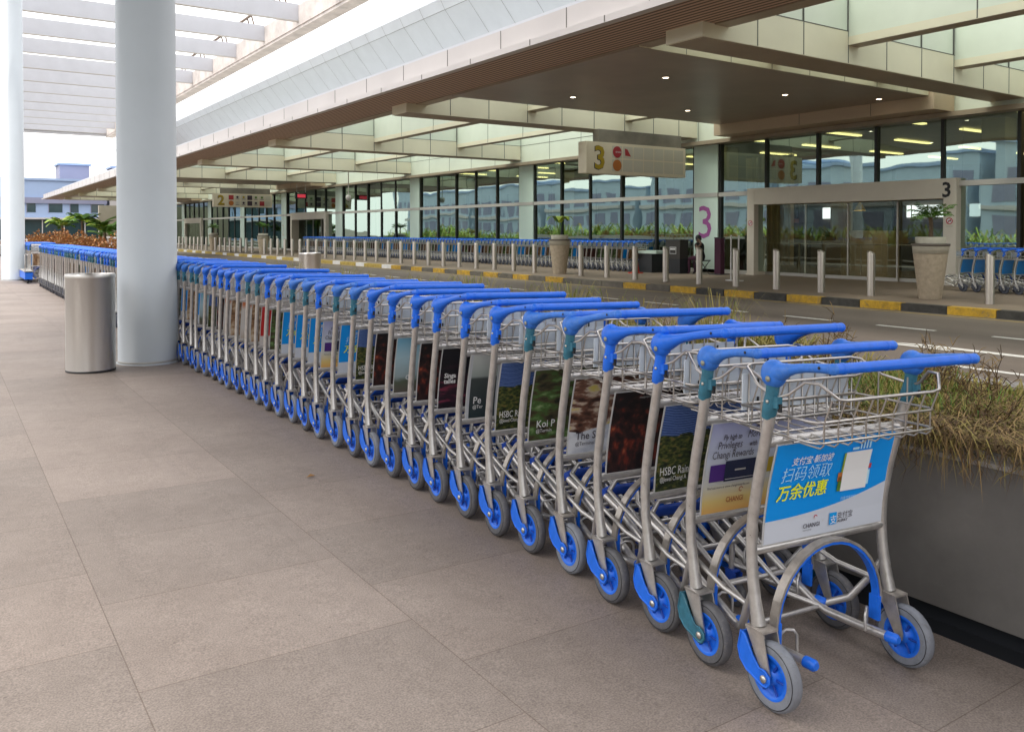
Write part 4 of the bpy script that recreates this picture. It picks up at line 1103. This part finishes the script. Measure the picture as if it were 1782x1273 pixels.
XW = 2.155
def place_cart(o, i, y):
    rz = -6.0 if i < 2 else (-4.5 if i < 5 else -3.2)
    sz = {0: 0.995, 1: 1.0, 2: 1.015, 3: 1.02}.get(i, 1.027)
    xl = {0: 2.03, 1: 2.075, 2: 2.11, 3: 2.12}.get(i, 2.15)
    rz = R(rz + (random.uniform(-.6, .6) if 1 < i < 9 else random.uniform(-1, 1) if i > 1 else 0)); xl += random.uniform(-.012, .012) if i > 2 else 0
    o.rotation_euler = (0, math.atan(CF) * 1.1, rz)
    o.scale = (1, 1, sz)
    xc = xl + HW * math.cos(rz)
    yc = y + HW * math.sin(rz)
    o.location = (xc, yc, gz(xc) + .002)
for i in range(34):
    y = 1.64 if i == 0 else 1.935 + .2755 * (i - 1)
    o = build_cart(i)
    place_cart(o, i, y + (random.uniform(-.022, .022) if i > 1 else 0))
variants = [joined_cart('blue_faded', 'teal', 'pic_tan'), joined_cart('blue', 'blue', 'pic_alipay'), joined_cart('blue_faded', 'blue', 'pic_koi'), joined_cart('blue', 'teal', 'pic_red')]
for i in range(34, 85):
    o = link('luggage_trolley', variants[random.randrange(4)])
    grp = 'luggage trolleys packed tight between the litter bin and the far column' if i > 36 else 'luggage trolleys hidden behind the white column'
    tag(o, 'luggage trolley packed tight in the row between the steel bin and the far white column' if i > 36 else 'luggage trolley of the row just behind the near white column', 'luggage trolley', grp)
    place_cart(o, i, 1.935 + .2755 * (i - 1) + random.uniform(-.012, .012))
# separate group further on, behind the left column
for k in range(9):
    o = link('luggage_trolley', variants[k % 4])
    tag(o, 'luggage trolley in the short separate group behind the blue base trolley', 'luggage trolley', 'luggage trolleys in the short group past the gap')
    o.rotation_euler = (0, 0, R(-3)); o.location = (2.40, 26.9 + .28 * k, gz(2.4)); o.scale = (1, 1, 1.04)
pt = empty('platform_trolley', (1.98, 26.2, gz(2))); tag(pt, 'low blue skirted base trolley standing in the gap at the far end of the row', 'platform trolley')
g = MB(); g.prism_x([(-.1, .12), (2.6, .12), (2.6, .3), (2.5, .33), (0, .33), (-.1, .3)], -.08, .1, 'blue'); g.obj('skirt', pt)
g = MB(); g.box(-.1, .12, -.12, 2.62, .331, .35, 'rail'); g.tube([(-.08, -.1, .35), (-.08, -.16, .8), (.1, -.16, .8), (.1, -.1, .35)], .012, 'tube', 6); g.obj('deck', pt)
for yy in (.1, 2.4):
    g = MB(); g.lathe([(0, -.02), (.06, -.02), (.06, .02), (0, .02)], (0, yy, .06), (1, 0, 0), 'black', 14); g.obj('wheel', pt)

# trolleys parked along the terminal front
yy = 21.75; k = 0
while yy < 54.2:
    if not (31.9 < yy < 32.2):
        o = link('luggage_trolley', variants[random.randrange(4)])
        tag(o, 'small luggage trolley in the long row along the terminal glass behind the bollards', 'luggage trolley', 'luggage trolleys along the terminal front')
        o.location = (20.35, yy, 0.0); o.rotation_euler = (0, 0, R(random.uniform(-1.5, 1.5))); o.scale = (1, 1, 1.02)
    yy += .285; k += 1
for k in range(7):
    o = link('luggage_trolley', variants[1])
    w = ['nearest the door post', 'second from the door post', 'third from the door post', 'fourth from the door post', 'fifth from the post, cut by frame edge', 'sixth from the door post, past the frame edge', 'seventh from the door post, past the frame edge'][k]
    tag(o, 'luggage trolley right of gate 3 door, ' + w, 'luggage trolley', 'luggage trolleys right of the gate 3 door')
    o.location = (20.3, 10.35 - .31 * k, 0); o.rotation_euler = (0, 0, R(2)); o.scale = (1, 1, .98)

# ================================================================= BOLLARDS
b = MB(); r_ = .085
n = 20; vs_ = []
for (r, z, sl) in ((r_, 0, 0), (r_, .955, .06), (r_ * .93, .968, .06), (0, .972, .06)):
    for j in range(n):
        a = 2 * math.pi * j / n; vs_.append((max(r, 1e-4) * math.cos(a), max(r, 1e-4) * math.sin(a), z + sl * (r/r_) * math.sin(a) * .55))
fs = [(i*n+j, i*n+(j+1) % n, (i+1)*n+(j+1) % n, (i+1)*n+j) for i in range(3) for j in range(n)]
b.add(vs_, fs, 'steel_bollard', True); b.box(-.035, .035, -.02, .02, .945, .975, 'steel_bollard')
bol = b.mesh('bollard')
cnt = 0
for k in range(62):
    y = 8.23 + 1.268 * k
    if k in (1, 11, 36, 45): continue
    cnt += 1
    o = link('bollard', bol, None, (17.0, y, 0), (0, 0, R(random.uniform(-4, 4))))
    lab = 'steel bollard on the terminal kerb, %s from the right frame edge' % ordinal(cnt)
    if k == 0: lab = 'steel bollard nearest the camera, right of the large potted palm'
    if k == 2: lab = 'steel bollard directly left of the large potted palm'
    tag(o, lab, 'bollard', 'steel bollards along the terminal kerb')

# ================================================================= POTTED PLANTS
def frond(b, base, az, L, droop, m, leaf_w=.035, nl=12, up=.6):
    P = []
    for i in range(9):
        t = i / 8
        r = L * t * (1 - .15 * t)
        z = base[2] + L * (up * t - droop * t * t)
        P.append(Vector((base[0] + r * math.cos(az), base[1] + r * math.sin(az), z)))
    b.tube(P, [.009 * (1 - .8 * i / 8) for i in range(9)], m, 4)
    for k in range(nl):
        t = .18 + .8 * k / nl; f = t * 8; i = min(int(f), 7); p = P[i].lerp(P[i+1], f - i)
        d = (P[i+1] - P[i]).normalized(); s = d.cross(Vector((0, 0, 1))).normalized()
        ll = L * .34 * (1 - abs(t - .45) * 1.1)
        for q in (-1, 1):
            tip = p + s * q * ll * .85 + d * ll * .5 + Vector((0, 0, -ll * .25 + random.uniform(-.02, .03)))
            mid = (p + tip) / 2 + Vector((0, 0, .02)); w = d * leaf_w * .5
            b.add([p - w*.5, mid - w, tip, mid + w, p + w*.5], [(0, 1, 2, 3, 4)], m)
def pot(x, y, sc, label, kind):
    o = empty('potted_palm', (x, y, 0)); tag(o, label, 'potted plant', 'tapered stone pots on the terminal kerb'); o.scale = (sc, sc, 1)
    g = MB(); g.lathe([(.22, 0), (.225, .02), (.335, .93), (.335, 1.12), (.345, 1.12), (.345, 1.06)], (0, 0, 0), (0, 0, 1), 'pot', 36)
    g.lathe([(.318, .955), (.342, .957), (.356, 1.115)], (0, 0, 0), (0, 0, 1), 'pot_band', 36)
    g.obj('pot', o)
    g = MB(); g.lathe([(.345, 1.115), (.378, 1.12), (.378, 1.165), (.30, 1.17)], (0, 0, 0), (0, 0, 1), 'pot_rim', 36); g.obj('rim', o)
    g = MB(); g.lathe([(.285, 1.15), (.30, 1.30), (.27, 1.31), (.26, 1.27), (0, 1.27)], (0, 0, 0), (0, 0, 1), 'pot_band', 30); g.obj('inner_pot', o)
    g = MB()
    if kind == 0:
        g.tube([(0, 0, 1.25), (.02, 0, 1.55), (0, .01, 1.72)], [.05, .04, .045], 'bark', 8); g.obj('trunk', o)
        g = MB()
        for k in range(22):
            frond(g, (0, 0, 1.70), 2*math.pi*k/22 + random.uniform(-.15, .15), random.uniform(.42, .62), random.uniform(.25, .75), random.choice(['leaf_green', 'leaf_green', 'leaf_dark']), .03, 11, random.uniform(.45, 1.1))
        g.obj('crown', o)
    else:
        for k in range(3): g.tube([(0, 0, 1.25), (.06*(k-1), .02, 1.55), (.12*(k-1), .03, 1.8)], .014, 'leaf_green', 5)
        g.obj('stem', o); g = MB()
        for k in range(7):
            az = 2*math.pi*k/7 + .4; L = random.uniform(.32, .46); w = .13
            base = Vector((.05*math.cos(az), .05*math.sin(az), 1.72)); d = Vector((math.cos(az), math.sin(az), 0)); s = Vector((-d.y, d.x, 0))
            m1 = base + d*L*.45 + Vector((0, 0, .22)); m2 = base + d*L*.85 + Vector((0, 0, .2)); tp = base + d*L*1.15 + Vector((0, 0, .05))
            g.add([base - s*.02, base + s*.02, m1 + s*w, m2 + s*w*.8, tp, m2 - s*w*.8, m1 - s*w], [(0, 1, 2, 6), (6, 2, 3, 5), (5, 3, 4)], random.choice(['leaf_lime', 'leaf_lime', 'leaf_green']))
        g.obj('crown', o)
pot(17.35, 9.62, 1.0, 'large tapered stone pot with a small palm in front of the gate 3 door', 0)
pot(17.25, 22.35, 1.0, 'tapered stone pot with broad lime green leaves, between the bollards near the gate 3 sign', 1)
pot(17.3, 53.8, 1.05, 'tapered pot with dark fronds in front of the gate 2 door', 0)
pot(17.2, 65.3, 1.05, 'farthest tapered pot with bushy plant, beneath the gate 2 sign', 0)

# ================================================================= KIOSK, CONE, SEATED PERSON
K = empty('kiosk_cabinet', (20.75, 20.35, 0)); tag(K, 'dark grey cabinet with a small sign beside the seated person', 'cabinet')
g = MB(); g.box(-.2, .2, -.33, .33, .5, 1.12, 'kiosk'); g.box(-.215, .215, -.345, .345, 1.12, 1.15, 'kiosk_dark'); g.box(-.205, .205, -.335, .335, 0, .5, 'kiosk_dark'); g.obj('case', K)
g = MB(); g.box(-.212, -.201, -.17, .13, .66, .90, 'sign_back'); g.box(-.215, -.212, -.15, .11, .685, .87, 'kiosk'); g.box(-.218, -.215, -.14, .1, .80, .85, 'text_white'); g.obj('sign_plate', K)
K2 = empty('low_cabinet', (20.6, 21.6, 0)); tag(K2, 'low dark cabinet with pale top next to the red cone', 'cabinet')
g = MB(); g.box(-.3, .3, -.5, .5, 0, .66, 'kiosk_dark'); g.obj('case', K2)
g = MB(); g.box(-.34, .34, -.75, .65, .66, .76, 'pilaster'); g.obj('top', K2)
Cn = empty('traffic_cone', (19.6, 21.15, 0)); tag(Cn, 'red traffic cone left of the dark cabinet', 'traffic cone')
g = MB(); g.lathe([(.13, .03), (.03, .70), (.0, .71)], (0, 0, 0), (0, 0, 1), 'cone', 16); g.obj('cone_body', Cn)
g = MB(); g.box(-.18, .18, -.18, .18, 0, .035, 'cone'); g.obj('base', Cn)
Bk = empty('leaflet_stand', (21.3, 18.95, 0)); tag(Bk, 'narrow brown stand between the pilaster numbered 3 and the door', 'stand')
g = MB(); g.box(-.1, .1, -.13, .13, .02, 1.20, 'cloth_maroon'); g.box(-.11, .11, -.14, .14, 1.20, 1.23, 'kiosk_dark'); g.obj('case', Bk)
g = MB(); g.box(-.22, .22, -.24, .24, 0, .03, 'kiosk_dark'); g.obj('base', Bk)
SP = empty('stanchion', (18.9, 16.1, 0)); tag(SP, 'pair of thin white stanchion posts behind the bollards', 'stanchion')
for dy in (0, .28):
    g = MB(); g.tube([(0, dy, 0), (0, dy, 1.32)], .022, 'white_coping', 8); g.obj('post', SP)
g = MB(); g.box(-.1, .1, -.1, .4, 0, .03, 'white_coping'); g.obj('base', SP)
ch = empty('folding_stool', (21.0, 19.48, 0)); tag(ch, 'folding stool with crossed thin legs under the seated person', 'stool')
for dx in (-.18, .18):
    for s in (-1, 1):
        g = MB(); g.tube([(dx, -.2*s, 0), (dx, .2*s, .44)], .012, 'black', 6); g.obj('leg', ch)
g = MB(); g.box(-.22, .22, -.22, .22, .44, .47, 'black'); g.obj('seat', ch)

def skinned(name, verts, edges, radii, m, root=0, parent=None, lv_=2):
    me = bpy.data.meshes.new(name); me.from_pydata(verts, edges, []); o = bpy.data.objects.new(name, me); C.objects.link(o)
    if parent: o.parent = parent
    sk = o.modifiers.new('skin', 'SKIN')
    for i, r in enumerate(radii):
        v = me.skin_vertices[0].data[i]; v.radius = (r, r) if not isinstance(r, tuple) else r; v.use_root = (i == root)
    ss = o.modifiers.new('sub', 'SUBSURF'); ss.levels = lv_; ss.render_levels = lv_
    bpy.context.view_layer.update()
    dg = bpy.context.evaluated_depsgraph_get()
    me2 = bpy.data.meshes.new_from_object(o.evaluated_get(dg)); o.modifiers.clear(); o.data = me2
    me2.materials.clear(); me2.materials.append(M[m])
    for p in me2.polygons: p.use_smooth = True
    return o
# person sits facing left in the picture (+Y), leaning, one arm raised to the head
PX, PY = 21.0, 19.48
pv = [(0, 0, .56), (0, .03, .72), (0, .08, .90), (0, .10, 1.02), (0, .12, 1.09), (0, .14, 1.16), (0, .15, 1.24),      # 0-6 spine, neck, head
      (-.09, .02, .55), (-.10, .24, .56), (-.10, .44, .53), (-.10, .44, .28), (-.10, .43, .08), (-.10, .52, .05),       # 7-12 leg
      (.09, .02, .55), (.10, .24, .56), (.10, .43, .52), (.10, .38, .28), (.10, .36, .08), (.10, .45, .05),             # 13-18 leg
      (-.17, .09, .99), (-.25, -.06, .88), (-.24, -.22, 1.02), (-.13, -.06, 1.14), (-.08, .03, 1.17),                   # 19-23 arm raised, elbow behind
      (.17, .09, .99), (.22, .12, .80), (.16, .30, .68), (.10, .36, .64)]                                               # 24-27
pe = [(0,1),(1,2),(2,3),(3,4),(4,5),(5,6),(0,7),(7,8),(8,9),(9,10),(10,11),(11,12),(0,13),(13,14),(14,15),(15,16),(16,17),(17,18),(3,19),(19,20),(20,21),(21,22),(22,23),(3,24),(24,25),(25,26),(26,27)]
pr = [.13,.125,.14,.11,.055,.085,.08,.09,.08,.06,.052,.04,.035,.09,.08,.06,.052,.04,.035,.06,.045,.038,.03,.03,.06,.045,.035,.03]
body = skinned('person', pv, pe, pr, 'cloth_black'); body.location = (PX, PY, -.02)
body.data.materials.append(M['skin']); body.data.materials.append(M['cloth_maroon'])
for p in body.data.polygons:
    c = p.center
    if c.z > 1.07 and c.y > -.03: p.material_index = 1
    elif c.x < -.1 and c.y < -.0 and c.z > .93: p.material_index = 1
    elif c.x < -.18 and c.z > .8 and c.y < .03: p.material_index = 1
    elif c.z < .66 and c.y > .1: p.material_index = 2
tag(body, 'person in black sitting on a folding stool, one hand raised to the head', 'person')
g = MB(); g.ball((0, .125, 1.235), .105, 'black', 14, (.92, 1.0, 1.0)); g.ball((0, .04, 1.19), .05, 'black', 10); o = g.obj('hair', body)
g = MB()
for fx in (-.02, -.007, .006, .019): g.tube([(-.08 + fx, .03, 1.17), (-.075 + fx, .07, 1.21), (-.06 + fx, .10, 1.235)], [.010, .009, .007], 'skin', 6)
g.tube([(-.095, .02, 1.165), (-.11, .05, 1.17), (-.105, .08, 1.18)], [.010, .009, .007], 'skin', 6); g.obj('fingers', body)

# ================================================================= VEGETATION
def blades(b, cx_, cy, z, n_, h, spread, mats, lean=.5, w=.006, droop=.3):
    for _ in range(n_):
        a = random.uniform(0, 2*math.pi); r = spread * math.sqrt(random.random()); hh = h * random.uniform(.5, 1.1)
        p0 = Vector((cx_ + r*math.cos(a), cy + r*math.sin(a), z)); a2 = a + random.uniform(-.9, .9); ln = hh * lean * random.uniform(.3, 1.2)
        d = Vector((math.cos(a2), math.sin(a2), 0)); s = Vector((-d.y, d.x, 0)) * w * random.uniform(.6, 1.3)
        p1 = p0 + d*ln*.3 + Vector((0, 0, hh*.55)); p2 = p0 + d*ln*.8 + Vector((0, 0, hh*(.95 - droop*.3))); p3 = p0 + d*ln*1.25 + Vector((0, 0, hh*(1.0 - droop)))
        b.add([p0 - s, p0 + s, p1 + s*.8, p1 - s*.8, p2 + s*.5, p2 - s*.5, p3], [(0, 1, 2, 3), (3, 2, 4, 5), (5, 4, 6)], random.choice(mats))
g = MB()
for k in range(520):
    y = .6 + 14 * (k / 520) ** 1.2; x = random.uniform(3.2, 4.6)
    blades(g, x, y, .6, 34, random.uniform(.05, .12) if y < 3.2 else random.uniform(.12, .22), .13, ['grass_green', 'grass_yellow', 'grass_yellow', 'grass_yellow'], .7, .006)
for k in range(420):
    y = 7 + 12 * random.random(); x = random.uniform(3.2, 4.7)
    blades(g, x, y, .6, 12, random.uniform(.15, .3), .2, ['grass_green', 'grass_yellow', 'grass_yellow'], .5, .009)
for k in range(60):        # taller tufts showing above the handles
    y = random.choice([random.uniform(3.5, 8), random.uniform(8, 13)]); x = random.uniform(3.3, 4.5)
    blades(g, x, y, .6, 26, random.uniform(.28, .46), .09, ['grass_yellow', 'grass_green', 'grass_yellow'], .45, .0035)
for k in range(45):
    blades(g, random.uniform(3.25, 3.9), random.uniform(1.75, 2.6), .6, 30, random.uniform(.12, .22), .10, ['grass_green', 'grass_green', 'leaf_green', 'grass_yellow'], .5, .0035)
for x, y in ((3.75, 4.75), (3.6, 4.6), (3.7, 6.0), (3.9, 3.5)):
    blades(g, x, y, .6, 90, .50, .1, ['grass_yellow', 'grass_green', 'grass_yellow'], .5, .0032)
tag(g.obj('planter_grass'), kind='stuff')
g = MB()
for k in range(420):       # matted straw spilling over the wall
    y = random.uniform(.7, 4.2); x = 3.02 + random.random() ** 1.5 * .8
    for _ in range(34):
        a = random.uniform(0, 2*math.pi); L = random.uniform(.07, .22)
        p0 = Vector((x + random.uniform(-.05, .05), y + random.uniform(-.1, .1), .62 + random.random()*.07))
        d = Vector((math.cos(a), math.sin(a), random.uniform(-.15, .3))).normalized()
        p1 = p0 + d*L*.5 + Vector((0, 0, .02)); p2 = p0 + d*L
        if p2.x < 3.06: p2.z -= random.uniform(.0, .04) + (3.06 - p2.x) * .5; p2.x = max(p2.x, 2.93)
        s = Vector((-d.y, d.x, 0)) * .0019
        g.add([p0 - s, p0 + s, p1 + s, p1 - s, p2], [(0, 1, 2, 3), (3, 2, 4)], random.choice(['straw', 'straw', 'straw_dark', 'grass_yellow', 'straw_dark']))
for k in range(380):       # hanging roots and dry grass over the edge
    y = random.choice([random.gauss(2.35, .35), random.gauss(2.0, .14), random.uniform(1.2, 4.0)]); L = abs(random.gauss(.045, .05)) + .01
    if abs(y - 2.0) < .12: L *= 2.0
    x = 2.985 - random.random() * .03
    p0 = Vector((3.03, y, .635)); p1 = Vector((x, y + random.uniform(-.02, .02), .62)); p2 = Vector((x - .005, y + random.uniform(-.05, .05), .62 - L*.5)); p3 = Vector((x - random.random()*.02, y + random.uniform(-.08, .08), .62 - L))
    s = Vector((0, .0014, 0))
    g.add([p0 - s, p0 + s, p1 + s, p1 - s, p2 + s*.8, p2 - s*.8, p3], [(0, 1, 2, 3), (3, 2, 4, 5), (5, 4, 6)], random.choice(['straw', 'straw_dark', 'straw_dark', 'grass_yellow']))
tag(g.obj('dry_straw_litter'), kind='stuff')
def twig_shrub(x, y, h, label, n_=16, mats=('straw_dark', 'straw'), leaves=None):
    o = empty('dry_shrub', (x, y, .6)); tag(o, label, 'dry shrub', 'dry shrubs in the planter')
    g = MB(); lf = MB()
    for _ in range(n_):
        a = random.uniform(0, 2*math.pi); p = Vector((random.uniform(-.05, .05), random.uniform(-.05, .05), 0)); d = Vector((math.cos(a)*.5, math.sin(a)*.5, random.uniform(.5, 1))).normalized()
        P = [p]; L = h * random.uniform(.5, 1.1)
        for i in range(6):
            d = (d + Vector((random.uniform(-.35, .35), random.uniform(-.35, .35), random.uniform(-.2, .25)))).normalized(); P.append(P[-1] + d*L/6)
        g.tube(P, [.0042 * (1 - .13*i) for i in range(7)], random.choice(mats), 4)
        for i in range(2, 7):
            for q in range(2):
                e = Vector((random.uniform(-1, 1), random.uniform(-1, 1), random.uniform(-.1, 1))).normalized() * L * .22
                g.tube([P[i], P[i] + e*.6 + Vector((0, 0, .01)), P[i] + e], [.0022, .0018, .001], random.choice(mats), 3)
                if leaves:
                    for _ in range(leaves[1]):
                        c = P[i] + e * random.random() + Vector((random.uniform(-.04, .04), random.uniform(-.04, .04), random.uniform(-.04, .04)))
                        u = Vector((random.uniform(-1, 1), random.uniform(-1, 1), random.uniform(-1, 1))).normalized() * leaves[2]; w = u.cross(Vector((0.3, .5, 1))).normalized() * leaves[2] * .5
                        lf.add([c - u, c + w, c + u, c - w], [(0, 1, 2, 3)], random.choice(leaves[0]))
    g.obj('branches', o)
    if leaves: lf.obj('leaves', o)
    return o
for (x, y, h, lab) in ((3.75, 2.05, .30, 'bare twiggy brown shrub behind the right knob of the foremost trolley'), (4.15, 2.3, .26, 'tangled bare twig shrub at the right frame edge, farther back'),
                       (3.45, 1.72, .26, 'low dead twig clump on the planter edge at the right frame edge'), (4.2, 2.9, .34, 'bare reddish twigs between trolley handles and the white road line'),
                       (3.6, 3.7, .42, 'thin dry seed stalks rising above the second trolley handle'), (3.9, 1.9, .28, 'dense dry brushwood clump at the far right of the planter')):
    twig_shrub(x, y, h, lab, 20)
ocr = ['orange_leaf', 'orange_leaf', 'orange_pale', 'straw']
for k in range(24):
    y = 24.3 + .95 * k
    if k in (0, 1): pass
    twig_shrub(random.uniform(3.5, 4.4), y, random.uniform(.55, .85), 'withered orange brown shrub in the leafy hedge above the far trolleys', 12, ('bark', 'straw'), (ocr, 6, .05))['group'] = 'withered orange shrubs in the far planter'
g = MB(); g.box(4.35, 4.5, 25.5, 60, .6, .98, 'white_coping')
tag(g.obj('low_white_wall'), 'low white capped wall behind the orange shrubs at the far end of the row', 'low wall')
g = MB()
for i in range(12): g.box(6.0, 6.03, 36 + i*.35, 36.05 + i*.35, 0, 1.2, 'panel_white')
g.box(5.99, 6.04, 36, 40, 1.15, 1.2, 'panel_white'); g.box(5.99, 6.04, 36, 40, .1, .14, 'panel_white')
tag(g.obj('white_railing'), 'white railing glimpsed behind the orange shrubs', 'railing')
# leaf on the paving
g = MB(); g.add([(0, 0, .004), (.03, .012, .018), (.055, 0, .006), (.03, -.014, .012)], [(0, 1, 2, 3)], 'dry_leaf')
tag(g.obj('fallen_leaf', None, (1.72, 4.60, gz(1.72))), 'curled brown leaf on the paving beside the trolley wheels', 'leaf')

# ================================================================= BACKGROUND
def palm(x, y, h, label, big=1.7):
    o = empty('banana_palm', (x, y, -.1)); tag(o, label, 'palm tree', 'broad leaved palms at the end of the terminal')
    g = MB(); g.tube([(0, 0, 0), (.1, 0, h*.3), (.05, 0, h*.6)], [.16, .13, .1], 'bark', 8); g.obj('trunk', o)
    g = MB()
    for k in range(18):
        frond(g, (.05, 0, h*.6 - .15*(k % 4)), 2*math.pi*k/18*2.3, random.uniform(.8, 1.1)*big, random.uniform(.35, .8), random.choice(['leaf_green', 'leaf_green', 'leaf_lime', 'leaf_green']), .10, 20, random.uniform(.5, 1.1))
    g.obj('crown', o)
palm(9.6, 90, 3.8, 'palm in front of the blue building, left of the canopy tip'); palm(10.8, 86, 4.4, 'tallest palm at the end of the terminal canopy'); palm(12.6, 88, 3.6, 'palm beside the beige end wall'); palm(11.8, 80, 2.6, 'low palm behind the orange shrubs')
palm(13.8, 90, 3.2, 'palm crown touching the beige end wall')

def building(name, label, x0, x1, y0, y1, h, wall, floors, fw, cat='building'):
    o = empty(name, ((x0+x1)/2, (y0+y1)/2, -.15)); tag(o, label, cat)
    cx_, cy = (x0+x1)/2, (y0+y1)/2
    g = MB(); g.box(x0-cx_, x1-cx_, y0-cy, y1-cy, 0, h, wall); g.obj('wall', o)
    g = MB(); g.box(x0-cx_-.3, x1-cx_+.3, y0-cy-.3, y1-cy+.3, h, h+.35, 'blue_wall_light'); g.obj('roof', o)
    return o
o = building('office_building', 'pale blue two storey building beyond the end of the walkway', -14, 22.5, 150, 165, 9.6, 'blue_wall_light', 2, 3)
g = MB(); g.box(-18.3, 18.3, -7.9, -7.51, 6.0, 6.9, 'slate_wall'); g.box(-18.3, 18.3, -8.5, -7.51, 3.5, 3.75, 'panel_white'); g.obj('band', o)
for k in range(12):
    xa = -17 + k * 3.0
    g = MB(); g.box(xa, xa + (1.9 if k % 2 else 1.2), -7.56, -7.505, 4.6, 6.2, 'dark_glass'); g.box(xa - .08, xa + .02, -7.6, -7.5, 4.5, 6.3, 'slate_wall'); g.obj('window', o)
g = MB(); g.box(-18.2, 18.2, -7.6, -7.51, .3, 3.4, 'dark_glass')
for k in range(13): g.box(-18 + 3*k, -17.85 + 3*k, -7.8, -7.6, 0, 3.5, 'panel_white')
g.obj('shopfront', o)
o = building('tower_block', 'slate blue stair tower rising above the canopy tip', 17.5, 22.2, 166, 172, 13.3, 'slate_wall', 0, 0)
o = building('tower_block', 'small slate blue tower partly hidden by the near white column', 26.0, 30.5, 166, 172, 13.1, 'slate_wall', 0, 0)
o = building('office_building', 'white building glimpsed between the palms and the end wall', 23, 45, 150, 160, 7.5, 'panel_white', 0, 0)
g = MB()
for k in range(4): g.box(-9 + k*4, -7 + k*4, -5.08, -5.01, 4, 6, 'blue_wall')
g.obj('window', o)
# buildings and greenery on the other side, seen mirrored in the glass
rb = random.Random(11)
for k in range(9):
    y0 = -60 + k * 26; h = [9, 10.5, 8.5, 10, 9.2, 10.8, 9, 9.8, 10][k]
    o = building('hangar_block', 'blue grey block across the car park behind the camera, number %s of the run' % ORD[k], -62 - rb.random()*6, -44, y0, y0 + 24.5, h, rb.choice(['blue_wall', 'slate_wall', 'blue_wall']), 2, 3)
    cx_ = o.location.x
    for j in range(7):
        for zz in (2.0, 5.4):
            g = MB(); g.box(-44 - cx_, -43.93 - cx_, -11.5 + j*3.4, -9.3 + j*3.4, zz, zz + 1.9, 'slate_wall'); g.obj('window', o)
    g = MB(); g.box(-44 - cx_, -43.6 - cx_, -12.2, 12.2, 4.5, 5.0, 'panel_white'); g.obj('ledge', o)
g = MB()
for k in range(900):
    x = random.uniform(-14, -9.5); y = random.uniform(-20, 110)
    blades(g, x, y, -.15, 9, random.uniform(1.0, 2.4), .6, ['leaf_lime', 'leaf_lime', 'leaf_green', 'grass_yellow'], .8, .09)
tag(g.obj('verge_grass'), kind='stuff')

# unseen trees and a building, added to put dark bands in the steel's reflections
def tree(x, y, h, label):
    o = empty('added_tree', (x, y, -.15)); tag(o, label, 'tree', 'unseen trees added for the steel reflections')
    g = MB(); g.tube([(0, 0, 0), (.1, .05, h*.3), (0, 0, h*.6)], [.2, .15, .09], 'bark', 8)
    for k in range(5):
        a = k * 1.26; g.tube([(0, 0, h*.4), (math.cos(a)*h*.15, math.sin(a)*h*.15, h*.6), (math.cos(a)*h*.25, math.sin(a)*h*.25, h*.75)], [.08, .05, .02], 'bark', 5)
    g.obj('trunk', o)
    g = MB(); cs = [Vector((random.uniform(-1, 1)*h*.25, random.uniform(-1, 1)*h*.25, h*random.uniform(.45, .9))) for _ in range(14)]
    for _ in range(2200):
        c = random.choice(cs); p = c + Vector((random.gauss(0, 1), random.gauss(0, 1), random.gauss(0, .8))) * h * .08
        u = Vector((random.uniform(-1, 1), random.uniform(-1, 1), random.uniform(-1, 1))).normalized() * .16; w = u.cross(Vector((.3, .6, 1))).normalized() * .09
        g.add([p - u, p + w, p + u, p - w], [(0, 1, 2, 3)], random.choice(['leaf_green', 'leaf_dark', 'leaf_dark']))
    g.obj('crown', o)
for k, (x, y, h) in enumerate(((-13, 3, 7), (-14, -6, 8), (-12.5, -15, 6.5), (-15, 9, 7.5))):
    tree(x, y, h, 'unseen leafy tree added left of the walkway for steel reflections, %s of four' % ORD[k])
sb = empty('added_building', (4, -30, -.15)); tag(sb, 'grey building with white bays, added unseen behind the camera for reflections', 'building')  # unseen block added behind the camera for pale and dark bands in the bin
g = MB(); g.box(-16, 16, -3, 3, 0, 7, 'slate_wall'); g.obj('wall', sb)
g = MB(); g.box(-16.3, 16.3, -3.3, 3.3, 7, 7.4, 'panel_white'); g.obj('roof', sb)
for k in range(8):
    g = MB(); g.box(-15 + 4*k, -13.2 + 4*k, 3.01, 3.1, 0.2, 6.4, 'panel_white' if k % 3 == 1 else 'dark_glass'); g.obj('added_bay', sb)
